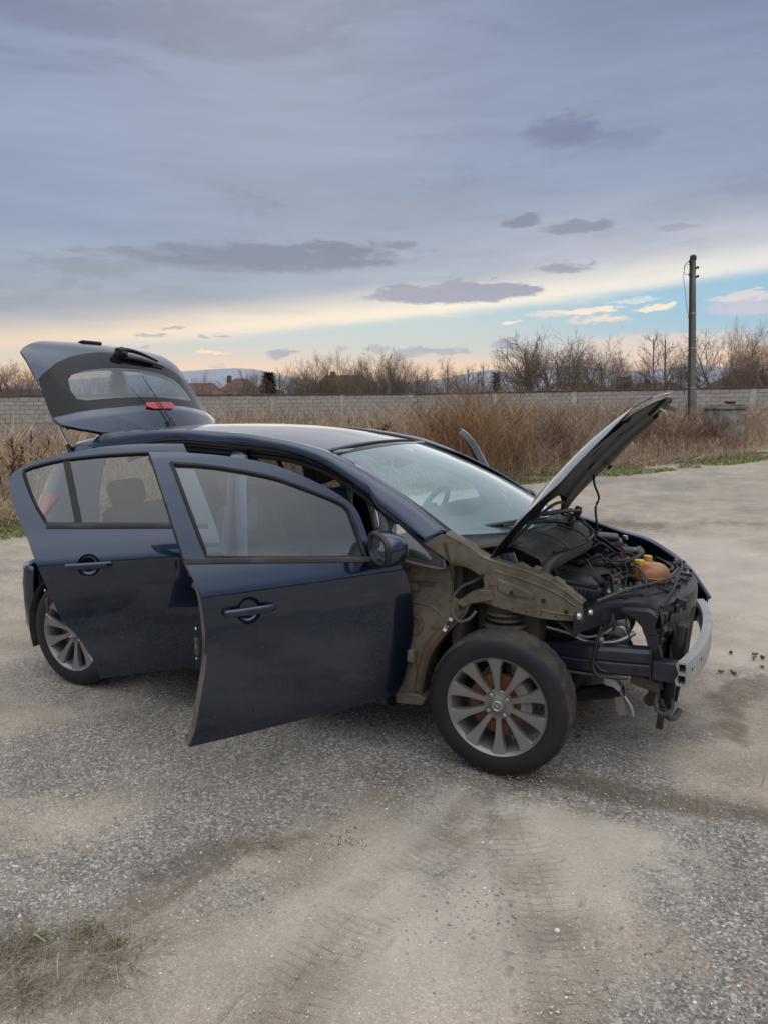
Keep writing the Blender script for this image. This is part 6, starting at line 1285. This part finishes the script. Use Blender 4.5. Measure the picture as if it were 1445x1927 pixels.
def blob(name, c, s, m, parent, rot=0., p=.55):
    rows = []
    for v in np.linspace(-math.pi/2, math.pi/2, 13):
        cz = math.copysign(abs(math.sin(v))**p, math.sin(v)); cw = abs(math.cos(v))**p; row = []
        for t in np.linspace(0, 2*math.pi, 24, endpoint=False): a = math.copysign(abs(math.cos(t))**p, math.cos(t))*cw*s[0]; b = math.copysign(abs(math.sin(t))**p, math.sin(t))*cw*s[1]; row.append((c[0]+a*math.cos(rot)-b*math.sin(rot), c[1]+a*math.sin(rot)+b*math.cos(rot), c[2]+cz*s[2]))
        rows.append(row)
    return loft(name, rows, m, parent, closed=True, sharp=60)
tk = blob('coolant_tank', (.505, .02, .748), (.088, .082, .060), TANK, car, .3, .72)
tube('tank_seam', [(.505+.090*math.cos(t)*abs(math.cos(t))**-.25 if abs(math.cos(t)) > .01 else .505, .02+.084*math.sin(t), .745) for t in np.linspace(0, 2*math.pi, 25)], .004, TANK, tk, 5, 1)
for x, y, r_, z in ((.455, .0, .026, .802),):
    cp = lathe('coolant_cap', [(r_*.7, -.02), (r_, -.012), (r_*1.04, 0), (r_, .016), (r_*.8, .020), (.001, .020)], (x, y, z), (0, 0, 1), YEL, tk, 20, sharp=25)
ws = lathe('washer_filler', [(.020, -.12), (.020, 0), (.001, .0)], (.475, .15, .79), (0, 0, 1), TANK, car, 16); lathe('washer_cap', [(.022, -.008), (.0235, 0), (.022, .016), (.017, .019), (.001, .019)], (.475, .15, .798), (0, 0, 1), YEL, ws, 18)
tube('tank_pipe', [(.42,-.06,.735),(.47,-.10,.735),(.53,-.10,.737)], .012, BLK, car, 8, 3); tube('coolant_hose', [(.455,-.17,.64),(.465,-.13,.70),(.485,-.05,.742)], [.024, .026, .024], GREYPL, car, 10, 4)
dp = tube('dipstick', [(.37,-.19,.66),(.368,-.18,.70),(.372,-.17,.742)], .006, YEL, car, 6, 3); tube('dipstick_handle', [(.352,-.16,.742),(.372,-.17,.750),(.39,-.185,.745)], .009, YEL, dp, 7, 3)
lathe('oil_cap', [(.022, -.01), (.024, 0), (.022, .012), (.001, .014)], (.38, -.27, .698), (.3, 0, 1), YEL, car, 14)
tube('ac_pipe', [(.10,-.46,.575),(.217,-.43,.545),(.296,-.42,.510),(.40,-.415,.522),(.455,-.41,.545),(.495,-.40,.575)], .0115, SILV, car, 8, 5); tube('ac_pipe', [(.19,-.40,.565),(.235,-.42,.552),(.29,-.42,.535),(.36,-.41,.555),(.40,-.40,.585),(.44,-.40,.592),(.462,-.40,.565),(.465,-.39,.52)], .0075, SILV, car, 7, 5)
box('pipe_clamp', (.348, -.418, .520), (.035, .03, .05), SILV, car, (0, .1, 0), .006); cmp_ = lathe('ac_compressor', [(.02, -.07), (.06, -.065), (.07, -.03), (.07, .05), (.05, .065), (.01, .07)], (.41, -.30, .59), (0, 1, 0), STEEL, car, 20); lathe('alternator', [(.02, -.06), (.055, -.055), (.06, 0), (.055, .05), (.02, .06)], (.30, -.36, .63), (.3, 1, .1), material('alternator_case', (.16,.14,.11), .6, metal=.4, dirt=(.1,.08,.05)), car, 18)
box('engine_mount', (.42, -.38, .47), (.10, .06, .14), BLK, car, (0, .3, 0), .015); tube('wire_loom', [(.36,-.47,.66),(.362,-.50,.60),(.352,-.53,.52),(.345,-.545,.45),(.36,-.55,.415),(.385,-.55,.40)], .0075, BLK, car, 7, 5); tube('wire', [(.35,-.54,.47),(.375,-.55,.44),(.41,-.55,.43)], .004, BLK, car, 5, 4)
# ------------------------------------------------------------------ the small stuff of an opened engine bay
def clutter():
    rg = random.Random(21)
    CL = [BLK, GREYPL, RUB, BAREDK, STEEL]
    hub = [(.10,-.20,.765),(.18,-.10,.79),(.26,.02,.80),(.33,.15,.80),(.24,.30,.82),(.12,.20,.81),(.38,-.05,.765),(.42,-.18,.745),(.44,.16,.79),(.47,.28,.775),(.33,-.32,.73),(.40,-.36,.68),(.52,-.30,.755),(.56,.30,.765),(.29,.42,.83),(.14,.42,.85),(.05,.0,.80),(.44,-.30,.60),(.36,-.42,.56),(.50,-.42,.50),(.22,-.45,.60)]
    for i in range(34):
        a, b = rg.sample(hub, 2)
        if math.dist(a, b) > .36: b = tuple(a[k]+(b[k]-a[k])*.45 for k in range(3))
        m_ = [tuple(a[k]+(b[k]-a[k])*t+rg.uniform(-.035, .035)+(.03*math.sin(math.pi*t) if k == 2 else 0) for k in range(3)) for t in (.3, .65)]
        tube('wire', [a]+m_+[b], rg.choice((.0028, .0035, .0045, .006, .008)), rg.choice((BLK, BLK, BLK, GREYPL, RUB)), car, 6, 4)
    for i in range(30):
        a = rg.choice(hub); p = tuple(a[k]+rg.uniform(-.05, .05) for k in range(3)); s = (rg.uniform(.012, .035), rg.uniform(.012, .03), rg.uniform(.010, .024))
        box('connector', p, s, rg.choice((BLK, BLK, GREYPL, BLK, STEEL)), car, (rg.uniform(-.4, .4), rg.uniform(-.4, .4), rg.uniform(0, 3)), .003)
    for i in range(16):
        p = P_[rg.randrange(6, len(P_)-8)]; lathe('carrier_clip', [(.0005, .012), (.006, .010), (.007, 0), (.010, -.002)], (p[0]+rg.uniform(-.03, .03), p[1], p[2]+.022), (0, 0, 1), rg.choice((STEEL, BLK, BLK)), carr, 8)
    for y in np.linspace(-.30, .45, 7):
        k = float(np.interp(y, [q[1] for q in P_], [q[0] for q in P_])); box('carrier_rib', (k+.01, y, .722), (.04, .006, .014), CARR, carr, (0, .1, 0), .002); box('carrier_slot', (k-.005, y+.05, .7215), (.03, .035, .006), BLK, carr, (0, 0, 0), .001)
    for x, y, z in ((.62,-.45,.62),(.61,-.47,.575),(.635,-.40,.60),(.60,-.44,.66),(.66,-.36,.69),(.66,-.28,.70)): box('torn_clip', (x, y, z), (rg.uniform(.015, .05), .02, rg.uniform(.015, .04)), rg.choice((BLK, CARR, GREYPL)), car, (rg.uniform(-.6, .6), rg.uniform(-.6, .6), rg.uniform(0, 3)), .003)
    tube('wire_loom', [(.60,-.455,.70),(.615,-.48,.64),(.60,-.47,.57),(.62,-.50,.50),(.61,-.49,.42),(.62,-.47,.36)], .0075, BLK, car, 7, 5); tube('wire_loom', [(.64,-.40,.66),(.66,-.42,.60),(.645,-.41,.53),(.655,-.43,.47)], .006, BLK, car, 6, 5)
    tube('washer_pipe', [(.46,.15,.68),(.55,.12,.72),(.62,.0,.745),(.63,-.2,.74),(.60,-.40,.70)], .006, BLK, car, 6, 5)
    # ribs and parting lines on the engine cover and the tray
    for k in (.25, .5, .72): tube('cover_groove', [tuple(np.array((x, w0-.12+(w1-w0+.12)*k, z+.018*math.sin(math.pi*k)-.001))) for x, w0, w1, z in ((.04,.0,.24,.735),(.15,-.02,.24,.752),(.28,-.10,.20,.742),(.36,-.22,.12,.722))], .005, BLK, cov, 6, 4)
    for y in (-.30, -.05, .20, .45):
        k = y/.70; xb = -.262+.285*(1-abs(k)**2.2); tube('tray_rib', [(xb+.04, y, .978), (xb+.10, y, .966), (xb+.16, y, .945), (xb+.20, y, .91)], .006, GREYPL, sc, 6, 4)
    # pressings of the inner wing
    for pts in ([(-.06,.862),(.08,.825),(.20,.778),(.28,.725)], [(.14,.700),(.20,.690),(.27,.685)], [(-.42,.70),(-.33,.69),(-.27,.64)], [(-.44,.52),(-.40,.44),(-.39,.34)]):
        tube('pressed_bead', [(x, wz(x, z)+.001, z) for x, z in pts], .0055, BARE, car, 6, 5)
    for x, z in ((-.04,.70),(.02,.697),(.08,.690),(.14,.682),(.20,.675),(.26,.672),(-.20,.655),(-.24,.61),(-.29,.55),(-.335,.48),(-.36,.40),(-.40,.62),(-.43,.78),(-.30,.80),(-.29,.70)): lathe('spot_weld', [(.0005, .0012), (.004, .0012), (.006, 0)], (x, wz(x, z)-.0005, z), (0, -1, 0), BAREDK, car, 8)
    tube('seam_sealer', [(-.245,-.79+.0,.99),(-.235,wz(-.235,.93)-.002,.93),(-.225,wz(-.225,.89)-.002,.88),(-.232,wz(-.232,.80)-.002,.80),(-.238,wz(-.238,.72)-.002,.72)], .005, BAREDK, car, 6, 5)
    RUSTB = material('rusty_flange', (.12,.075,.05), .85, var=.35, vscale=25)
    loft('arch_lip', [[(p[0]-.004-.016*k, wz(p[0], p[1])-.003-.002*(k == 1), p[1]+.006+.010*k) for p in L_[14:]] for k in (0, 1, 2)], RUSTB, car, thick=.002)
clutter()
# ------------------------------------------------------------------ wheels
TREADM = material('tyre_tread', (.040,.033,.026), .9, var=.3, vscale=25, dirt=(.10,.078,.055), dscale=9, damt=.45, bump=.3, bscale=90)
def wheel(cx, s, ang, lab=None):
    w = empty('wheel', (cx, s*-.745, .3105), car, s*ang)
    if s < 0: w.rotation_euler = (0, 0, math.pi)
    # local: y = -0.09 is the outer face
    prof = [(.205,-.082),(.214,-.090),(.222,-.093),(.245,-.0985),(.270,-.0975),(.288,-.092),(.298,-.084),(.3045,-.074),(.3085,-.060),(.3105,-.03),(.3105,0),(.3105,.03),(.3085,.060),(.3045,.074),(.298,.084),(.270,.0975),(.222,.093),(.205,.082)]
    seg = 144; rows = []
    for i, (r, y) in enumerate(prof):
        row = []
        for k in range(seg):
            t = 2*math.pi*k/seg; sh = int(round(abs(y)*60)); rr_ = r
            if .298 < r and abs(y) > .02 and (k+sh) % 4 == 0: rr_ -= .0065
            if abs(y) < .001 and (k % 4) == 2: rr_ -= .004
            row.append((rr_*math.cos(t), y, rr_*math.sin(t)))
        rows.append(row)
    ty = loft('tyre', rows, TYRE, w, closed=True, sharp=50); ty.data.materials.append(TREADM)
    for p in ty.data.polygons:
        c_ = p.center
        if math.hypot(c_.x, c_.z) > .2985: p.material_index = 1
    # rim: barrel, lip and ten flared spokes in one casting
    def lat(pr, n=60): return [[(r*math.cos(t), y, r*math.sin(t)) for t in np.linspace(0, 2*math.pi, n, endpoint=False)] for r, y in pr]
    V = []; F = []
    def add(rows, closed=True, cap=False):
        b = len(V); n = len(rows[0])
        for r in rows: V.extend(r)
        for i in range(len(rows)-1):
            for j in range(n if closed else n-1): k = (j+1) % n; F.append((b+i*n+j, b+i*n+k, b+(i+1)*n+k, b+(i+1)*n+j))
        if cap: F.append(tuple(b+j for j in range(n))[::-1]); F.append(tuple(b+(len(rows)-1)*n+j for j in range(n)))
    add(lat([(.198,-.072),(.206,-.088),(.2155,-.0945),(.2165,-.088),(.212,-.080)], 80)); add(lat([(.205,-.085),(.196,-.070),(.188,-.02),(.186,.06),(.20,.085)], 80))
    for i in range(10):
        a0 = 2*math.pi*(i+.5)/10+.05; ca, sa = math.cos(a0), math.sin(a0); rws = []
        for r, hw, y in ((.050,.0135,-.064),(.075,.0135,-.067),(.105,.0150,-.072),(.135,.0185,-.077),(.162,.0240,-.081),(.185,.0310,-.085),(.200,.0385,-.0885),(.210,.0430,-.0905)):
            row = []
            for u, d in ((-1.0,.026),(-.97,.008),(-.80,.0012),(-.3,.0),(0,.0008),(.3,.0),(.80,.0012),(.97,.008),(1.0,.026)):
                rr_ = math.sqrt(max(r*r-(u*hw)**2*.0, 0)); xx, zz = rr_*ca-u*hw*sa, rr_*sa+u*hw*ca; row.append((xx, y+d, zz))
            rws.append(row)
        add(rws, True, True)
    add(lat([(.066,-.030),(.066,-.058),(.061,-.064),(.040,-.066),(.034,-.070),(.033,-.062),(.001,-.062)], 40))
    rm = mesh('rim', V, F, ALLOY, w, True, 35)
    hc = lathe('hub_cap', [(.033, 0), (.0325, .006), (.028, .009), (.001, .010)], (0, -.066, 0), (0, -1, 0), ALLOY, rm, 28)
    # emblem: ring and lightning bolt
    em = loft('emblem', tube_rows([(.0195*math.cos(t), -.0772, .0195*math.sin(t)) for t in np.linspace(0, 2*math.pi, 33)], .0022, 6), CHROME, rm, closed=True)
    bolt = [(-.024,.0045),(.004,.0045),(-.002,-.0015),(.024,-.0045),(-.004,-.0045),(.002,.0015)]
    prism('lightning_bolt', [(a*math.cos(.25)+b*math.sin(.25), -a*math.sin(.25)+b*math.cos(.25)) for a, b in bolt], lambda a, b, c: Vector((a, -.0765-c, b)), .003, CHROME, rm)
    for i in range(4):
        a = 2*math.pi*i/4+.62; c, q = .050*math.cos(a), .050*math.sin(a); lathe('bolt_recess', [(.0145, .0), (.0145, .0065), (.0125, .0068), (.011, .0012), (.0005, .001)], (c, -.060, q), (0, -1, 0), BAREDK, rm, 14); lathe('wheel_bolt', [(.0085, 0), (.0085, .0055), (.0065, .0075), (.0005, .0075)], (c, -.060, q), (0, -1, 0), STEEL, rm, 6, sharp=20)
    tube('tyre_valve', [(.183*math.cos(1.45), -.06, .183*math.sin(1.45)), (.176*math.cos(1.45), -.085, .176*math.sin(1.45))], .004, BLK, rm, 6, 1)
    lathe('brake_disc', [(.02, .01), (.075, .012), (.078, -.012), (.085, -.014), (.129, -.014), (.130, .010), (.06, .012)], (0, -.028, 0), (0, -1, 0), RUSTD if cx == 0 else BAREDK, w, 40)
    cal = []
    for a in np.linspace(-.55, .55, 7): cal.append([((r)*math.cos(a+.35), y, r*math.sin(a+.35)) for r, y in ((.095, -.052), (.142, -.055), (.150, -.02), (.150, .03), (.095, .03))])
    loft('brake_caliper', cal, material('caliper_grey', (.30,.30,.29), .6, metal=.3, dirt=(.12,.08,.05)) if cx == 0 and s == 1 else STEEL, w, closed=True, caps=True)
    return w
wheel(0, 1, R(2.9)); wheel(-2.511, 1, 0); wheel(0, -1, R(-2)); wheel(-2.511, -1, 0)
tube('axle_beam', [(-2.45,-.6,.31),(-2.30,-.5,.30),(-2.28,0,.32),(-2.30,.5,.30),(-2.45,.6,.31)], .04, BLK, car, 8, 3); tube('drive_shaft', [(0,-.66,.31),(.05,-.3,.33),(.05,.3,.33),(0,.66,.31)], .018, BAREDK, car, 8, 2)
for s in (-1, 1): tube('control_arm', [(0,s*.62,.24),(-.05,s*.45,.22),(-.18,s*.38,.24)], .022, BLK, car, 7, 3)
# ------------------------------------------------------------------ small things on the ground
LEAF = [material('leaf_%d' % i, c, .8, var=.3, vscale=40) for i, c in enumerate([(.17,.07,.03), (.24,.12,.06), (.11,.06,.035)])]
leaf_groups = {}
for i, (x, y, lab) in enumerate([(1.0,1.31,'curled brown leaf at the right edge, uppermost of the leaves past the crash beam'), (1.0,1.22,'curled orange brown leaf at the right edge, just below the uppermost one'), (1.04,1.25,'dark brown leaf cut close by the right edge of the picture'), (.87,1.29,'reddish leaf lying left of the curled leaves, beyond the crash beam'),
        (.82,.90,'small red brown leaf on the dirt straight past the crash beam end'), (.885,.90,'pale flat leaf beside the small red brown one past the beam'), (1.04,1.09,'pale twisted leaf at the right edge, lowest of the leaves by the beam'), (.25,-.33,'brown leaf on the dark gravel just right of the front wheel')]):
    rows = []; L = .030+.012*rnd.random(); cu = rnd.uniform(.006, .02); 
    for t in np.linspace(0, 1, 8):
        w = .5*L*math.sin(math.pi*min(1, t*.95+.03))**.8*.75; rows.append([(L*(t-.5), k*w, .003+cu*(abs(k)**1.5)+.012*(t-.5)**2*4*.6) for k in (-1, -.5, 0, .5, 1)])
    o = loft('fallen_leaf', rows, LEAF[(1, 1, 2, 0, 0, 1, 1, 0)[i]], None, thick=.0008, props=T(lab, 'leaf', 'fallen leaves on the yard')); o.location = (x, y, float(ground_z(np.array([x]), np.array([y]))[0])+.002); o.rotation_euler = (rnd.uniform(-.3, .3), rnd.uniform(-.3, .3), rnd.uniform(0, 6))
STRAW = material('straw', (.50,.36,.20), .8, var=.2)
for p, q, r_, lab in (((1.015,-.49,.012),(1.03,-.485,.075),.006,'thick pale straw stub standing upright near the right edge'), ((.965,-.60,.012),(1.03,-.56,.020),.0035,'thin straw lying flat left of the upright stub'), ((.965,-.63,.01),(.985,-.60,.045),.003,'short forked straw leaning at the end of the dark rut'), ((1.0,-.60,.012),(1.05,-.63,.014),.0028,'thin straw lying nearest the right edge')):
    o = tube('straw', [np.array(p), (np.array(p)+np.array(q))/2+np.array((.003, .004, .0)), np.array(q)], [r_, r_*.9, r_*.5], STRAW, None, 6, 3, .5, props=T(lab, 'straw', 'bits of straw by the right edge'))
PEB = material('white_pebble', (.72,.70,.66), .7, var=.1)
pb = blob('pebble', (0, 0, .0), (.0085, .0075, .006), PEB, None, .3, .8); pb.location = (.46, -1.66, float(ground_z(np.array([.46]), np.array([-1.66]))[0])+.004-.008)
for k, v in T('round white pebble on the tyre tracks in front of the wheel', 'pebble').items(): pb[k] = v
DRY = material('dry_stem', (.48,.41,.29), .9, var=.2)
for pts, r_, lab in (([(-.83,-2.33,.01),(-.832,-2.325,.05),(-.83,-2.32,.07),(-.834,-2.318,.12),(-.835,-2.315,.17)], .0016, 'tall pale dry stem standing up from the scrub in the near left corner'), ([(-.93,-2.37,.03),(-.90,-2.385,.045),(-.85,-2.39,.042)], .0016, 'bent pale stem lying over the scrub in the near left corner'), ([(-.79,-2.40,.035),(-.76,-2.43,.025),(-.735,-2.45,.005)], .0016, 'pale stem bending down at the right end of the scrub'), ([(-.725,-2.455,.0),(-.728,-2.45,.03),(-.722,-2.452,.055)], .0014, 'short upright twin stem at the right end of the scrub'), ([(-.955,-2.31,.0),(-.953,-2.31,.04),(-.957,-2.305,.085)], .0012, 'thin upright stem left of the tall pale one')):
    tube('dry_grass_stem', [(a, b, c+float(ground_z(np.array([a]), np.array([b]))[0])) for a, b, c in pts], [r_, r_, r_*.7], DRY, None, 5, 3, props=T(lab, 'grass stem', 'dry stems in the near left corner'))
